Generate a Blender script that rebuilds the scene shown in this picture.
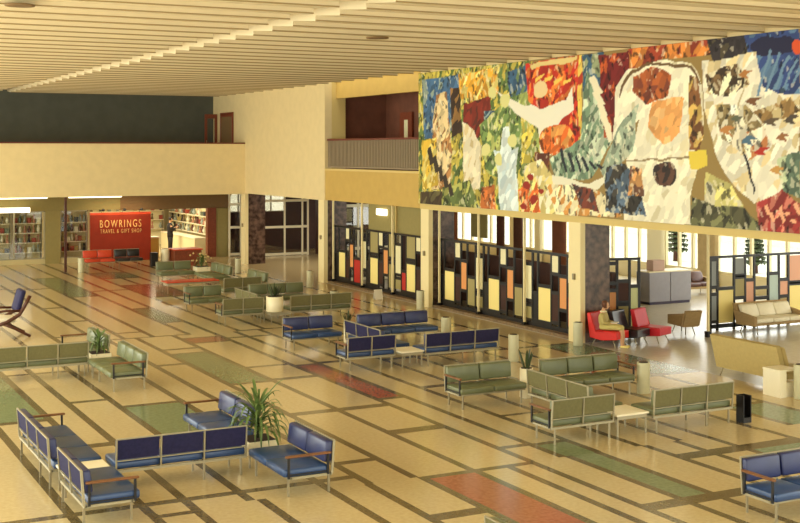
import bpy, bmesh, math, random
from mathutils import Vector, Matrix, noise
random.seed(7)
PI = math.pi
scene = bpy.context.scene
for o in list(bpy.data.objects): bpy.data.objects.remove(o)
C = scene.collection

# ---------------------------------------------------------------- camera, world, exposure
cam_d = bpy.data.cameras.new('camera'); cam = bpy.data.objects.new('camera', cam_d); C.objects.link(cam)
cam.location = (0, 0, 5.2)
cam.rotation_euler = (PI/2, 0, -math.atan2(638, 1224))
cam_d.sensor_width = 36; cam_d.lens = 1224/800*36
cam_d.shift_y = -(261.5-150.5)/800
cam_d.clip_end = 300
scene.camera = cam

w = bpy.data.worlds.new('world'); scene.world = w; w.use_nodes = True
bg = w.node_tree.nodes['Background']
bg.inputs[0].default_value = (0.98, 1.0, 0.88, 1); bg.inputs[1].default_value = 2.45

scene.view_settings.view_transform = 'Standard'; scene.view_settings.look = 'None'
scene.view_settings.gamma = 1; scene.view_settings.exposure = 0.38
scene.view_settings.use_curve_mapping = False

def area(name, loc, rot, sx, sy, power, col=(1, .9, .7)):
    d = bpy.data.lights.new(name, 'AREA'); d.shape = 'RECTANGLE'; d.size = sx; d.size_y = sy
    d.energy = power; d.color = col
    o = bpy.data.objects.new(name, d); C.objects.link(o); o.location = loc; o.rotation_euler = rot
    return o
# unseen area lamp added as daylight on the open side; no window built
area('side_daylight_fill', (-4.4, 37, 4.4), (0, -PI/2, 0), 6.5, 42, 2000, (.98, 1, .86))
area('lounge_daylight', (31.7, 36, 1.9), (0, PI/2, 0), 2.4, 40, 700, (.95, 1, 1))
area('vestibule_fill', (22.3, 50, 3.2), (0, 0, 0), 3, 8, 130, (1, .95, .8))  # unseen fill added to brighten the dim vestibule
# shop lamps behind the display windows
area('shop_lamp', (14.5, 61, 2.85), (0, 0, 0), 10, 5, 460, (1, .92, .7))

# ---------------------------------------------------------------- colours and materials
def lin(c):
    return tuple(((x/255)/12.92 if x/255 <= .04045 else ((x/255+.055)/1.055)**2.4) for x in c)
def mat(name, rgb, rough=.6, metal=0, spec=.4, noise_amt=0, noise_scale=8, rgb2=None, bump=0):
    m = bpy.data.materials.new(name); m.use_nodes = True
    nt = m.node_tree; b = nt.nodes['Principled BSDF']
    c = lin(rgb)
    b.inputs['Base Color'].default_value = (*c, 1); b.inputs['Roughness'].default_value = rough
    b.inputs['Metallic'].default_value = metal; b.inputs['Specular IOR Level'].default_value = spec
    if noise_amt or rgb2 or bump:
        tc = nt.nodes.new('ShaderNodeTexCoord'); n = nt.nodes.new('ShaderNodeTexNoise')
        n.inputs['Scale'].default_value = noise_scale; n.inputs['Detail'].default_value = 6
        nt.links.new(tc.outputs['Object'], n.inputs['Vector'])
        r = nt.nodes.new('ShaderNodeValToRGB'); r.color_ramp.elements[0].position = .35; r.color_ramp.elements[1].position = .65
        c2 = lin(rgb2) if rgb2 else tuple(x*(1-noise_amt) for x in c)
        r.color_ramp.elements[0].color = (*c2, 1); r.color_ramp.elements[1].color = (*c, 1)
        nt.links.new(n.outputs['Fac'], r.inputs[0]); nt.links.new(r.outputs[0], b.inputs['Base Color'])
        if bump:
            bp = nt.nodes.new('ShaderNodeBump'); bp.inputs['Strength'].default_value = bump; bp.inputs['Distance'].default_value = .01
            nt.links.new(n.outputs['Fac'], bp.inputs['Height']); nt.links.new(bp.outputs[0], b.inputs['Normal'])
    return m
def emit(name, rgb, s):
    m = bpy.data.materials.new(name); m.use_nodes = True; nt = m.node_tree
    b = nt.nodes['Principled BSDF']; b.inputs['Emission Color'].default_value = (*lin(rgb), 1); b.inputs['Emission Strength'].default_value = s
    b.inputs['Base Color'].default_value = (*lin(rgb), 1)
    return m
def glass(name, tint=(1, 1, 1), gl=.1):
    m = bpy.data.materials.new(name); m.use_nodes = True; nt = m.node_tree; nt.nodes.remove(nt.nodes['Principled BSDF'])
    t = nt.nodes.new('ShaderNodeBsdfTransparent'); t.inputs[0].default_value = (*tint, 1)
    g = nt.nodes.new('ShaderNodeBsdfGlossy'); g.inputs['Roughness'].default_value = .02
    mx = nt.nodes.new('ShaderNodeMixShader'); mx.inputs[0].default_value = gl
    nt.links.new(t.outputs[0], mx.inputs[1]); nt.links.new(g.outputs[0], mx.inputs[2])
    nt.links.new(mx.outputs[0], nt.nodes['Material Output'].inputs[0])
    return m

M = {}
M['buff'] = mat('terrazzo_buff', (205, 184, 138), .15, spec=.5, rgb2=(196, 174, 126), noise_scale=14)
M['strip'] = mat('terrazzo_strip', (112, 96, 64), .15, spec=.5, rgb2=(98, 84, 54), noise_scale=14)
M['fgreen'] = mat('terrazzo_green', (128, 140, 102), .16, spec=.5, rgb2=(116, 126, 88), noise_scale=14)
M['fred'] = mat('terrazzo_red', (170, 98, 74), .16, spec=.5, rgb2=(152, 80, 56), noise_scale=14)
M['fteal'] = mat('terrazzo_teal', (128, 148, 124), .16, spec=.5, rgb2=(108, 128, 98), noise_scale=14)
M['wall'] = mat('wall_cream', (228, 206, 154), .8, spec=.2, noise_amt=.05, noise_scale=3)
M['parapet'] = mat('parapet_cream', (236, 214, 160), .8, spec=.2, noise_amt=.05, noise_scale=3)
M['ochre'] = mat('ochre_plaster', (200, 166, 92), .8, spec=.2, noise_amt=.06, noise_scale=3)
M['beam'] = mat('beam_cream', (214, 188, 120), .7, spec=.2)
M['ceil'] = mat('ceiling_slat', (226, 208, 168), .8, spec=.2, noise_amt=.05, noise_scale=.6)
M['darkwall'] = mat('dark_wall', (92, 92, 80), .7, spec=.2, noise_amt=.12, noise_scale=2)
M['brownwall'] = mat('dark_brown_wall', (74, 44, 34), .6, spec=.3, noise_amt=.3, noise_scale=2)
M['gallery'] = mat('gallery_brown', (124, 76, 56), .6, spec=.3, noise_amt=.25, noise_scale=2)
M['olive'] = mat('olive_paint', (150, 136, 84), .7, spec=.2, noise_amt=.06)
M['tarmac'] = mat('tarmac', (214, 214, 204), .9)
M['header'] = mat('brown_header', (126, 100, 66), .7, spec=.2, noise_amt=.08)
M['marble'] = mat('brown_marble', (112, 86, 72), .25, spec=.5, rgb2=(52, 36, 30), noise_scale=5)
M['pier'] = mat('pier_cream', (236, 218, 164), .6, spec=.3)
M['plinth'] = mat('plinth_stone', (140, 116, 84), .4, spec=.4, rgb2=(112, 90, 66), noise_scale=10)
M['alu'] = mat('pale_metal', (164, 154, 124), .35, metal=.3)
M['steel'] = mat('leg_steel', (150, 138, 108), .3, metal=.6)
M['black'] = mat('black_lacquer', (24, 20, 18), .4)
M['wood'] = mat('arm_wood', (128, 84, 48), .4, noise_amt=.25, noise_scale=20)
M['darkwood'] = mat('dark_wood', (84, 44, 26), .4, noise_amt=.3, noise_scale=12)
M['redwood'] = mat('red_brown_wood', (134, 66, 40), .4, noise_amt=.25, noise_scale=12)
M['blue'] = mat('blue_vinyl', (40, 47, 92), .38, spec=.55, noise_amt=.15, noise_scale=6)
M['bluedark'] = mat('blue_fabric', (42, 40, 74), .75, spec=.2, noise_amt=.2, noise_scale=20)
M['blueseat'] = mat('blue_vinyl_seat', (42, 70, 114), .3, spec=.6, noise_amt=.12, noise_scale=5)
M['green'] = mat('green_vinyl', (108, 112, 76), .4, spec=.5, noise_amt=.1, noise_scale=6)
M['greenback'] = mat('olive_fabric', (116, 110, 72), .75, spec=.2, noise_amt=.12, noise_scale=20)
M['redv'] = mat('orange_red_vinyl', (214, 72, 36), .4, spec=.5, noise_amt=.08)
M['redback'] = mat('orange_red_fabric', (206, 66, 34), .6, spec=.3, noise_amt=.08)
M['crimson'] = mat('crimson_vinyl', (206, 30, 42), .45, spec=.4, noise_amt=.08)
M['scarlet'] = mat('scarlet_vinyl', (220, 40, 30), .45, spec=.4, noise_amt=.08)
M['blackv'] = mat('black_vinyl', (30, 26, 26), .3, spec=.6)
M['tan'] = mat('tan_fabric', (190, 168, 108), .7, spec=.2, noise_amt=.08, noise_scale=15)
M['tanside'] = mat('tan_side_fabric', (170, 142, 98), .7, spec=.2, noise_amt=.1, noise_scale=15)
M['cream'] = mat('cream_cushion', (234, 224, 196), .6, spec=.3, noise_amt=.06)
M['white'] = mat('white_laminate', (242, 232, 200), .4, spec=.4)
M['potwhite'] = mat('white_glazed', (240, 228, 190), .4, spec=.4)
M['soil'] = mat('dark_soil', (60, 44, 30), .9)
M['leaf'] = mat('leaf_green', (104, 124, 62), .5, spec=.4, rgb2=(70, 92, 44), noise_scale=6)
M['darkleaf'] = mat('dark_leaf', (62, 74, 40), .5, spec=.4, rgb2=(44, 54, 30), noise_scale=6)
M['flower'] = mat('yellow_flower', (206, 182, 120), .6)
M['bin'] = mat('bin_enamel', (202, 196, 158), .4, spec=.4, noise_amt=.05)
M['desk'] = mat('grey_desk', (158, 156, 166), .6, noise_amt=.05)
M['deskbase'] = mat('desk_plinth', (70, 62, 84), .6)
M['pink'] = mat('pink_case', (196, 164, 150), .6)
M['pyellow'] = mat('panel_yellow', (246, 224, 140), .5)
M['pcream'] = mat('panel_cream', (232, 222, 176), .5)
M['porange'] = mat('panel_orange', (222, 150, 86), .5)
M['polive'] = mat('panel_olive', (160, 146, 92), .5)
M['pred'] = mat('panel_red', (186, 44, 34), .5)
M['pgrey'] = mat('panel_grey', (138, 142, 140), .5)
M['pblue'] = mat('panel_pale_blue', (186, 204, 196), .5)
M['ppink'] = mat('panel_pink', (222, 164, 132), .5)
M['psage'] = mat('panel_sage', (204, 208, 150), .5)
M['pwhite'] = mat('panel_white', (240, 234, 210), .5)
M['signred'] = mat('sign_red', (150, 48, 26), .5, spec=.3, noise_amt=.12, noise_scale=3)
M['letter'] = mat('sign_letter', (240, 186, 112), .5)
M['lamp'] = emit('lamp_glow', (255, 246, 214), 2.2)
M['glass'] = glass('clear_glass', (.97, .97, .95), .06)
M['doorglass'] = glass('door_glass', (.75, .72, .66), .14)
M['curtain'] = mat('curtain_cloth', (206, 186, 146), .8, noise_amt=.15, noise_scale=4)
M['railgrey'] = mat('rail_grey', (150, 132, 104), .6)
M['railwood'] = mat('rail_wood', (110, 52, 34), .5)
M['skin'] = mat('skin', (214, 164, 122), .6)
M['suit'] = mat('dark_suit', (30, 26, 26), .8)
M['dress'] = mat('olive_yellow_suit', (192, 172, 104), .8, noise_amt=.12, noise_scale=12)
M['skirt'] = mat('pale_olive_skirt', (206, 188, 112), .8, noise_amt=.1, noise_scale=12)
M['hair'] = mat('brown_hair', (96, 58, 34), .7)
M['hairdark'] = mat('dark_hair', (40, 28, 22), .7)
M['shoe'] = mat('cream_shoe', (236, 216, 130), .5)
M['shelf'] = mat('shelf_board', (196, 180, 130), .6)
M['paper'] = mat('white_paper', (240, 234, 214), .7)

# ---------------------------------------------------------------- mesh helpers
class MB:
    def __init__(s): s.bm = bmesh.new(); s.mi = 0
    def _done(s, vs):
        fs = set(f for v in vs for f in v.link_faces)
        for f in fs: f.material_index = s.mi
        return vs
    def box(s, x0, x1, y0, y1, z0, z1, bev=0, seg=2, top_shift=(0, 0)):
        r = bmesh.ops.create_cube(s.bm, size=1); vs = r['verts']
        for v in vs:
            up = v.co.z > 0
            v.co = Vector((x0+(v.co.x+.5)*(x1-x0), y0+(v.co.y+.5)*(y1-y0), z0+(v.co.z+.5)*(z1-z0)))
            if up: v.co.x += top_shift[0]; v.co.y += top_shift[1]
        s._done(vs)
        if bev:
            es = list(set(e for v in vs for e in v.link_edges))
            bmesh.ops.bevel(s.bm, geom=es, offset=bev, segments=seg, profile=.5, affect='EDGES', material=s.mi if s.mi else -1)
        return s
    def lathe(s, prof, cx=0, cy=0, n=20):
        rings = []
        for (r, z) in prof:
            rings.append([s.bm.verts.new((cx+r*math.cos(2*PI*k/n), cy+r*math.sin(2*PI*k/n), z)) for k in range(n)])
        for a, b in zip(rings, rings[1:]):
            for k in range(n):
                f = s.bm.faces.new((a[k], a[(k+1) % n], b[(k+1) % n], b[k])); f.material_index = s.mi; f.smooth = True
        for rg, rev in ((rings[0], True), (rings[-1], False)):
            f = s.bm.faces.new(list(reversed(rg)) if rev else rg); f.material_index = s.mi
        return s
    def tube(s, pts, r, n=8, r1=None):
        pts = [Vector(p) for p in pts]; rings = []; m = len(pts)
        for i, p in enumerate(pts):
            d = (pts[min(i+1, m-1)]-pts[max(i-1, 0)]).normalized()
            u = d.orthogonal().normalized() if abs(d.z) > .95 else d.cross(Vector((0, 0, 1))).normalized()
            v = d.cross(u); rr = r if r1 is None else r+(r1-r)*i/max(1, m-1)
            rings.append([s.bm.verts.new(p+u*rr*math.cos(2*PI*k/n)+v*rr*math.sin(2*PI*k/n)) for k in range(n)])
        for a, b in zip(rings, rings[1:]):
            for k in range(n):
                f = s.bm.faces.new((a[k], a[(k+1) % n], b[(k+1) % n], b[k])); f.material_index = s.mi; f.smooth = True
        s.bm.faces.new(list(reversed(rings[0]))).material_index = s.mi; s.bm.faces.new(rings[-1]).material_index = s.mi
        return s
    def prism(s, poly, axis, a, b):
        # poly: 2D points, extruded along axis ('x','y','z') from a to b
        def P(p, t):
            return {'x': (t, p[0], p[1]), 'y': (p[0], t, p[1]), 'z': (p[0], p[1], t)}[axis]
        A = [s.bm.verts.new(P(p, a)) for p in poly]; B = [s.bm.verts.new(P(p, b)) for p in poly]; n = len(poly)
        s.bm.faces.new(A); s.bm.faces.new(list(reversed(B)))
        for k in range(n): s.bm.faces.new((A[k], B[k], B[(k+1) % n], A[(k+1) % n]))
        s._done(A+B); return s
    def quad(s, p): f = s.bm.faces.new([s.bm.verts.new(q) for q in p]); f.material_index = s.mi; return s
    def build(s, name, mats, parent=None, loc=None, smooth=False):
        bmesh.ops.recalc_face_normals(s.bm, faces=s.bm.faces)
        me = bpy.data.meshes.new(name); s.bm.to_mesh(me); s.bm.free()
        for m in (mats if isinstance(mats, (list, tuple)) else [mats]): me.materials.append(M[m] if isinstance(m, str) else m)
        o = bpy.data.objects.new(name, me); C.objects.link(o)
        if loc: o.location = loc
        if parent: o.parent = parent
        if smooth:
            for p in me.polygons: p.use_smooth = True
        return o
def tag(o, label=None, cat=None, group=None, kind=None):
    if label: o['label'] = label
    if cat: o['category'] = cat
    if group: o['group'] = group
    if kind: o['kind'] = kind
    return o
def empty(name, loc, rz=0, label=None, cat=None, group=None):
    o = bpy.data.objects.new(name, None); C.objects.link(o); o.location = loc; o.rotation_euler = (0, 0, rz); o.empty_display_size = .2
    return tag(o, label, cat, group)
def struct(o, label=None, cat=None): return tag(o, label, cat, None, 'structure')
def sbox(name, m, x0, x1, y0, y1, z0, z1, bev=0, parent=None):
    o = MB().box(x0, x1, y0, y1, z0, z1, bev).build(name, m, parent)
    return o if parent else struct(o)

# ---------------------------------------------------------------- floor
X0, X1, Y0, Y1 = -4.5, 19.6, -2.0, 57.4
def floor_mesh():
    mb = MB()
    def rect(xa, xb, ya, yb, m):
        if xb-xa < .001 or yb-ya < .001: return
        mb.mi = m; mb.quad([(xa, ya, 0), (xb, ya, 0), (xb, yb, 0), (xa, yb, 0)])
    B, S, G, R, T = 0, 1, 2, 3, 4
    hw = .075
    zones = [
        (-2.0, 17.15, [-4.5, -2.6, -1.2, .4, 1.5, 2.7, 3.9, 4.94, 5.57, 6.6, 7.72, 8.38, 9.31, 10.28, 10.9, 11.39, 12.16, 12.77, 13.8, 14.5, 15.22, 16.55, 17.9, 18.5, 19.6]),
        (17.15, 33.4, [-4.5, -2.6, -1.2, .4, 1.5, 2.7, 3.9, 4.93, 5.57, 6.44, 7.72, 8.41, 9.2, 10.24, 11.4, 12.05, 12.8, 13.7, 14.6, 15.22, 16.5, 17.3, 18.4, 19.6]),
        (33.4, 57.4, [-4.5, -2.6, -1.2, .4, 1.5, 2.7, 3.9, 4.93, 6.2, 7.16, 8.14, 8.87, 9.69, 10.7, 11.4, 12.2, 13.0, 13.75, 14.6, 15.4, 16.5, 17.4, 18.4, 19.6])]
    # cells: (zone, index of left line) -> list of (y centre of cross strip, width); colours: (zone, index, ya, yb, colour)
    cr = [{}, {}, {}]
    def cross(z, xs, y, wd=.16):
        for i, xa in enumerate(zones[z][2][:-1]):
            xm = (xa+zones[z][2][i+1])/2
            if xs[0] < xm < xs[1]: cr[z].setdefault(i, []).append((y, wd))
    cross(0, (4.9, 5.6), 17.0); cross(0, (9.3, 11.4), 17.07, .18); cross(0, (8.38, 9.31), 15.15, .3); cross(0, (11.39, 13.8), 14.15, .34); cross(0, (13.8, 16.55), 16.22, .36)
    cross(0, (6.6, 8.3), 14.4, .2); cross(0, (9.3, 10.2), 13.2); cross(0, (3.9, 6.6), 14.9, .2); cross(0, (14.5, 19.6), 13.2, .3); cross(0, (-4.5, 3.9), 15.5, .2); cross(0, (16.55, 17.9), 15.2, .3); cross(0, (12.16, 12.77), 12.6); cross(0, (10.9, 12), 11.5, .3); cross(0, (5.5, 9.3), 11.7, .3)
    cross(1, (3.0, 8.3), 17.65, .2); cross(1, (5.0, 5.6), 21.62, .3); cross(1, (3.0, 5.0), 24.1, .22); cross(1, (6.44, 7.72), 24.62, .2); cross(1, (6.44, 7.72), 21.2, .2)
    cross(1, (7.72, 8.41), 22.0, .25); cross(1, (8.41, 9.2), 18.5, .2); cross(1, (9.2, 11.4), 22.35, .3); cross(1, (10.24, 11.4), 20.1, .34); cross(1, (11.4, 12.05), 18.16, .18); cross(1, (12.8, 13.7), 20.35, .14)
    cross(1, (9.2, 10.24), 25.85, .2); cross(1, (10.24, 11.4), 25.95, .26); cross(1, (10.24, 11.4), 27.7, .2); cross(1, (11.4, 12.05), 27.4, .2); cross(1, (12.05, 12.8), 27.5, .25); cross(1, (11.4, 12.05), 22.9, .2)
    cross(1, (8.41, 9.2), 28.9, .25); cross(1, (9.2, 10.24), 30.35, .2); cross(1, (9.2, 10.24), 31.1, .2); cross(1, (10.24, 11.4), 31.85, .2); cross(1, (10.24, 11.4), 32.75, .2); cross(1, (11.4, 12.8), 32.3, .2); cross(1, (5.57, 6.44), 25.5, .2)
    cross(1, (12.8, 15.2), 23.6, .25); cross(1, (13.7, 16.5), 27.2, .25); cross(1, (16.5, 19.6), 27.15, .22); cross(1, (17.3, 19.6), 22.4, .25); cross(1, (16.5, 18.4), 19.0, .2); cross(1, (14.6, 15.3), 25.2, .2); cross(1, (15.2, 18.4), 31.4, .2); cross(1, (3.9, 6.4), 29.2, .2); cross(1, (-4.5, 3.9), 26.5, .2); cross(1, (7, 7.5), 30.0, .2); cross(1, (13.7, 14.6), 30.5, .2)
    cross(2, (7.1, 8.1), 34.6, .2); cross(2, (8.14, 8.87), 37.6, .25); cross(2, (8.14, 8.87), 41.1, .25); cross(2, (8.87, 9.69), 34.55, .2); cross(2, (9.69, 10.7), 43.8, .25); cross(2, (9.69, 10.7), 50.8, .25); cross(2, (10.7, 11.4), 36.1, .25); cross(2, (10.7, 11.4), 39.65, .25)
    cross(2, (12.2, 13.7), 42.5, .25); cross(2, (12.2, 13.7), 46.7, .25); cross(2, (12.2, 13.7), 49.45, .25); cross(2, (12.2, 13.7), 51.95, .25); cross(2, (14.6, 18), 39.5, .25); cross(2, (15, 19), 49.0, .25); cross(2, (5, 7.1), 40.5, .25); cross(2, (6.2, 8.14), 47.5, .25); cross(2, (8.14, 9.69), 47.0, .25); cross(2, (10.7, 12.2), 45.3, .25); cross(2, (3.9, 6.2), 44.5, .25)
    cross(2, (7.1, 10.7), 33.48, .15); cross(2, (12.2, 16.5), 33.48, .15)
    col = []
    def paint(z, x, ya, yb, c):
        for i, xa in enumerate(zones[z][2][:-1]):
            if xa < x < zones[z][2][i+1]: col.append((z, i, ya, yb, c))
    paint(0, 9.8, 13.2, 17.0, R); paint(0, 12.4, 14.2, 17.15, G); paint(0, 15.8, 13.2, 16.2, T); paint(0, 18.2, 13.2, 17.15, T)
    paint(1, 12.4, 17.15, 18.1, G); paint(1, 4.4, 24.1, 29.2, G); paint(1, 7.0, 21.2, 24.6, G); paint(1, 9.7, 25.85, 30.3, G); paint(1, 10.8, 31.85, 32.75, R); paint(1, 11.7, 22.9, 27.4, R)
    paint(1, 17.8, 17.15, 19.0, T); paint(1, 19, 22.4, 27.1, T); paint(1, 17.8, 22.4, 27.15, B)
    paint(2, 10.2, 43.8, 50.8, G); paint(2, 11.0, 36.1, 39.65, G); paint(2, 12.6, 42.5, 46.7, R); paint(2, 13.4, 42.5, 46.7, R); paint(2, 12.6, 49.45, 51.95, G); paint(2, 13.4, 49.45, 51.95, G)
    cross(1, (12.05, 12.8), 18.1, .16)
    for z, (ya, yb, xs) in enumerate(zones):
        for i in range(len(xs)-1):
            a, b = xs[i]+(hw if i else 0), xs[i+1]-(hw if i < len(xs)-2 else 0)
            y = ya
            segs = sorted(cr[z].get(i, []))
            for (yc, wd) in segs+[(yb+.001, 0)]:
                ye = min(yb, yc-wd/2)
                ym = (y+ye)/2; c = B
                for (zz, ii, pa, pb, pc) in col:
                    if zz == z and ii == i and pa-.2 <= ym <= pb+.2: c = pc
                rect(a, b, y, ye, c)
                if wd: rect(a, b, ye, min(yb, yc+wd/2), S); y = yc+wd/2
            if i < len(xs)-2: rect(b, b+2*hw, ya, yb, S)
    # inner lounge, vestibules and shop: plain terrazzo
    rect(19.6, 33.2, 12, 44.3, T if False else 5); rect(19.6, 33.2, 44.3, 57.4, 0); rect(-4.5, 33.2, 57.4, 68, 0)
    return mb.build('floor', ['buff', 'strip', 'fgreen', 'fred', 'fteal', mat('terrazzo_pale', (206, 200, 184), .24, spec=.5, noise_amt=.08, noise_scale=6)])
struct(floor_mesh())

# ---------------------------------------------------------------- walls, ceiling, piers
def ceiling_mesh():
    mb = MB(); P = 1.17
    def bank(xa, xb, off):
        y = -2+off
        while y < 57.6:
            mb.prism([(y, 7.8), (y+P, 7.91), (y+P, 8.2), (y, 8.2)], 'x', xa, xb)
            mb.mi = 1; mb.box(xa, xb, y-.012, y-.001, 7.797, 7.825); mb.mi = 0; y += P  # thin dark strip on each slat edge, painted in for the shadow line
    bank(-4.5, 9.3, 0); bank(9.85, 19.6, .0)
    mb.box(-4.5, 19.6, -2, 57.6, 8.2, 8.35)
    return mb.build('ceiling', ['ceil', mat('slat_shadow_line', (156, 132, 86), .7)])
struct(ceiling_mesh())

sbox('wall_back', 'darkwall', -4.5, 19.62, 57.4, 57.6, 4.5, 8.2)
sbox('trim_1', 'parapet', -4.5, 19.6, 52.95, 57.4, 3.21, 4.5)               # balcony slab edge
sbox('trim_2', 'parapet', -4.5, 19.6, 52.95, 53.13, 4.5, 5.5)               # parapet
sbox('trim_3', 'railwood', -4.5, 19.6, 52.92, 53.16, 5.5, 5.56)             # parapet coping
# right wall above the lower storey
mb = MB()
mb.box(19.6, 19.9, 12, 36.1, 3.42, 8.2)           # behind the mural
mb.box(19.6, 19.9, 44.0, 57.6, 3.24, 8.2)         # plain cream stretch
mb.build('wall_right', 'wall'); struct(bpy.data.objects['wall_right'])
sbox('wall_balcony', 'ochre', 19.62, 19.9, 36.1, 44.0, 3.26, 4.42)
sbox('trim_4', 'beam', 19.58, 19.9, 12, 36.1, 3.24, 3.42)                  # beam under the mural
sbox('trim_5', 'beam', 19.6, 19.9, 36.1, 44.0, 4.42, 4.5)                  # ledge under the railing
sbox('wall_lintel', 'ochre', 20.1, 20.3, 36.1, 44.0, 7.25, 8.2)
sbox('wall_reveal', 'beam', 19.9, 20.5, 44.0, 44.2, 4.5, 8.2)
sbox('wall_gallery', 'gallery', 22.4, 22.6, 34, 50, 3.42, 8.2)
sbox('wall_gallery_end', 'gallery', 19.9, 22.4, 36.0, 36.1, 4.5, 8.2)
sbox('wall_gallery_far', 'gallery', 20.5, 22.4, 44.2, 44.4, 4.5, 8.2)
sbox('floor_gallery', 'gallery', 19.9, 22.6, 36, 50, 4.38, 4.48)
sbox('ceiling_lounge', 'wall', 19.9, 33.2, 12, 60, 3.26, 3.42)
sbox('ceiling_gallery', 'brownwall', 20.0, 22.6, 36, 44.4, 8.05, 8.2)
for i, yc in enumerate((53.1, 44.25, 35.75, 27.28, 18.3)):
    p = MB().box(19.72, 20.55, yc-.25, yc+.25, 0, 3.25).build('pillar', 'marble'); struct(p)
    MB().box(19.56, 19.72, yc-.27, yc+.27, 0, 3.25).build('pillar_face', 'pier', p)
    MB().box(19.5, 19.56, yc-.05, yc+.03, 1.7, 1.86).build('pillar_plate', 'steel', p)

# shop front below the back balcony
sbox('wall_shop_header', 'olive', -4.5, 15.0, 57.35, 57.55, 2.42, 3.21)
sbox('wall_shop_header_brown', 'header', 15.0, 20.36, 57.35, 57.55, 2.38, 3.21)
sbox('wall_shop_pier', 'olive', 11.53, 12.2, 57.3, 57.6, 0, 2.42)
sbox('wall_shop_end', 'olive', 19.72, 20.36, 57.35, 57.55, 0, 2.4)
sbox('trim_6', 'redwood', 19.28, 19.72, 57.3, 57.6, 0, 2.4)
sbox('trim_7', 'shelf', -4.5, 11.53, 57.38, 57.5, 0, .22)
sbox('trim_8', 'shelf', 12.2, 13.5, 57.38, 57.5, 0, .22)
sbox('trim_9', 'darkwood', 11.46, 11.56, 52.98, 53.08, 0, 3.21)             # thin brown post
sbox('wall_shop_back', 'shelf', -4.5, 20.6, 66.5, 66.7, 0, 3.2)
sbox('wall_shop_side', 'shelf', 20.36, 20.56, 57.6, 66.5, 0, 3.2)
sbox('ceiling_shop', 'wall', -4.5, 20.6, 57.55, 66.7, 2.95, 3.1)
def pane_window(name, x0, x1, y, z0, z1, ms):
    r = MB().box(x0, x0+.06, y-.04, y+.04, z0, z1).box(x1-.06, x1, y-.04, y+.04, z0, z1).box(x0, x1, y-.04, y+.04, z0, z0+.05).box(x0, x1, y-.04, y+.04, z1-.05, z1)
    for m_ in ms: r.box(m_-.03, m_+.03, y-.04, y+.04, z0, z1)
    o = struct(r.build(name, 'alu'))
    e = [x0]+list(ms)+[x1]
    for a, b in zip(e, e[1:]): MB().box(a+.03, b-.03, y-.006, y+.006, z0+.04, z1-.04).build('pane', 'glass', o)
pane_window('window_1', 7.5, 11.53, 57.44, .22, 2.42, (8.9, 10.15))
pane_window('window_2', 12.2, 13.5, 57.44, .22, 2.42, ())
# glazed doors of the vestibule beyond the first bay
def glazed(name, x0, x1, y, z1, ms, rails):
    r = MB()
    for m_ in [x0]+ms+[x1]: r.box(m_-.04, m_+.04, y-.04, y+.04, 0, z1)
    for z in rails: r.box(x0, x1, y-.03, y+.03, z-.06, z+.06)
    o = struct(r.build(name, 'white'))
    e = [x0]+ms+[x1]
    for a, b in zip(e, e[1:]): MB().box(a+.04, b-.04, y-.006, y+.006, .06, z1-.05).build('pane', 'doorglass', o)
glazed('door_1', 21.8, 24.2, 56.4, 3.1, [22.95, 23.9], [.08, 1.42, 2.72])
glazed('window_3', 20.36, 20.95, 57.2, 3.1, [], [.1, 1.42, 2.55])
sbox('wall_vestibule', 'marble', 20.95, 21.8, 56.3, 57.3, 0, 3.26)
sbox('wall_vestibule_back', 'brownwall', 20.6, 33, 59.8, 60, 0, 2.0)
sbox('wall_vestibule_side', 'brownwall', 24.7, 24.9, 44.4, 56.6, 0, 3.26)
sbox('wall_cross', 'brownwall', 20.5, 24.9, 44.2, 44.4, 0, 3.26)
sbox('wall_vestibule_top', 'brownwall', 24.4, 33, 59.8, 60, 2.0, 3.26)
pane_window('window_10', 20.6, 24.4, 59.9, 2.0, 3.26, (21.2, 21.8, 22.4, 23.0, 23.6))
sbox('wall_partition', 'brownwall', 21.6, 21.75, 28.3, 40.0, 0, 1.7)
sbox('wall_olive', 'olive', 20.12, 20.2, 36.1, 41.15, 2.2, 3.26)
sbox('trim_10', 'beam', 20.06, 20.12, 38.8, 38.86, 2.2, 3.26)
glazed('door_2', 20.5, 23.0, 44.1, 3.1, [21.1, 21.9], [.08, 1.3, 3.0])
# exterior window wall of the inner lounge
def lounge_windows():
    X = 32.0
    k = 0
    groups = [(24, 30.2), (31.0, 35.4), (36.0, 38.4), (39.2, 43.6), (44.4, 49), (49.8, 58)]
    for a, b in groups:
        r = MB().box(X-.05, X+.05, a, b, .55, .65).box(X-.05, X+.05, a, b, 2.95, 3.05)
        n = max(2, round((b-a)/.95)); ed = [a+(b-a)*i/n for i in range(n+1)]
        for y in ed: r.box(X-.06, X+.06, y-.05, y+.05, .55, 3.05)
        o = struct(r.build('window_%d' % (4+k), 'white')); k += 1
        for y, y2 in zip(ed, ed[1:]): MB().box(X-.006, X+.006, y+.05, y2-.05, .65, 2.95).build('pane', 'glass', o)
    wl = MB().box(X-.1, X+.1, 12, 60, 0, .55).box(X-.1, X+.1, 12, 60, 3.05, 3.26)
    for a, b in ((12, 24), (30.2, 31), (35.4, 36), (38.4, 39.2), (43.6, 44.4), (49, 49.8), (58, 60)): wl.box(X-.1, X+.1, a, b, .55, 3.05)
    struct(wl.build('wall_lounge', 'white'))
lounge_windows()
sbox('ground', 'tarmac', 33.3, 140, -20, 160, -1.0, -.8)
def curtain(y0, y1, m, label):
    n = 14; mb = MB(); P = []
    for i in range(n+1): P.append((31.75+.05*(-1)**i, y0+(y1-y0)*i/n))
    poly = P+[(x+.02, y) for x, y in reversed(P)]
    mb.prism(poly, 'z', 0, 3.02); o = mb.build('curtain', m); tag(o, label, 'curtain', 'long curtains of the inner lounge')
curtain(35.2, 36.3, 'curtain', 'beige curtain beside the bright window behind the grey counter')
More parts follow.
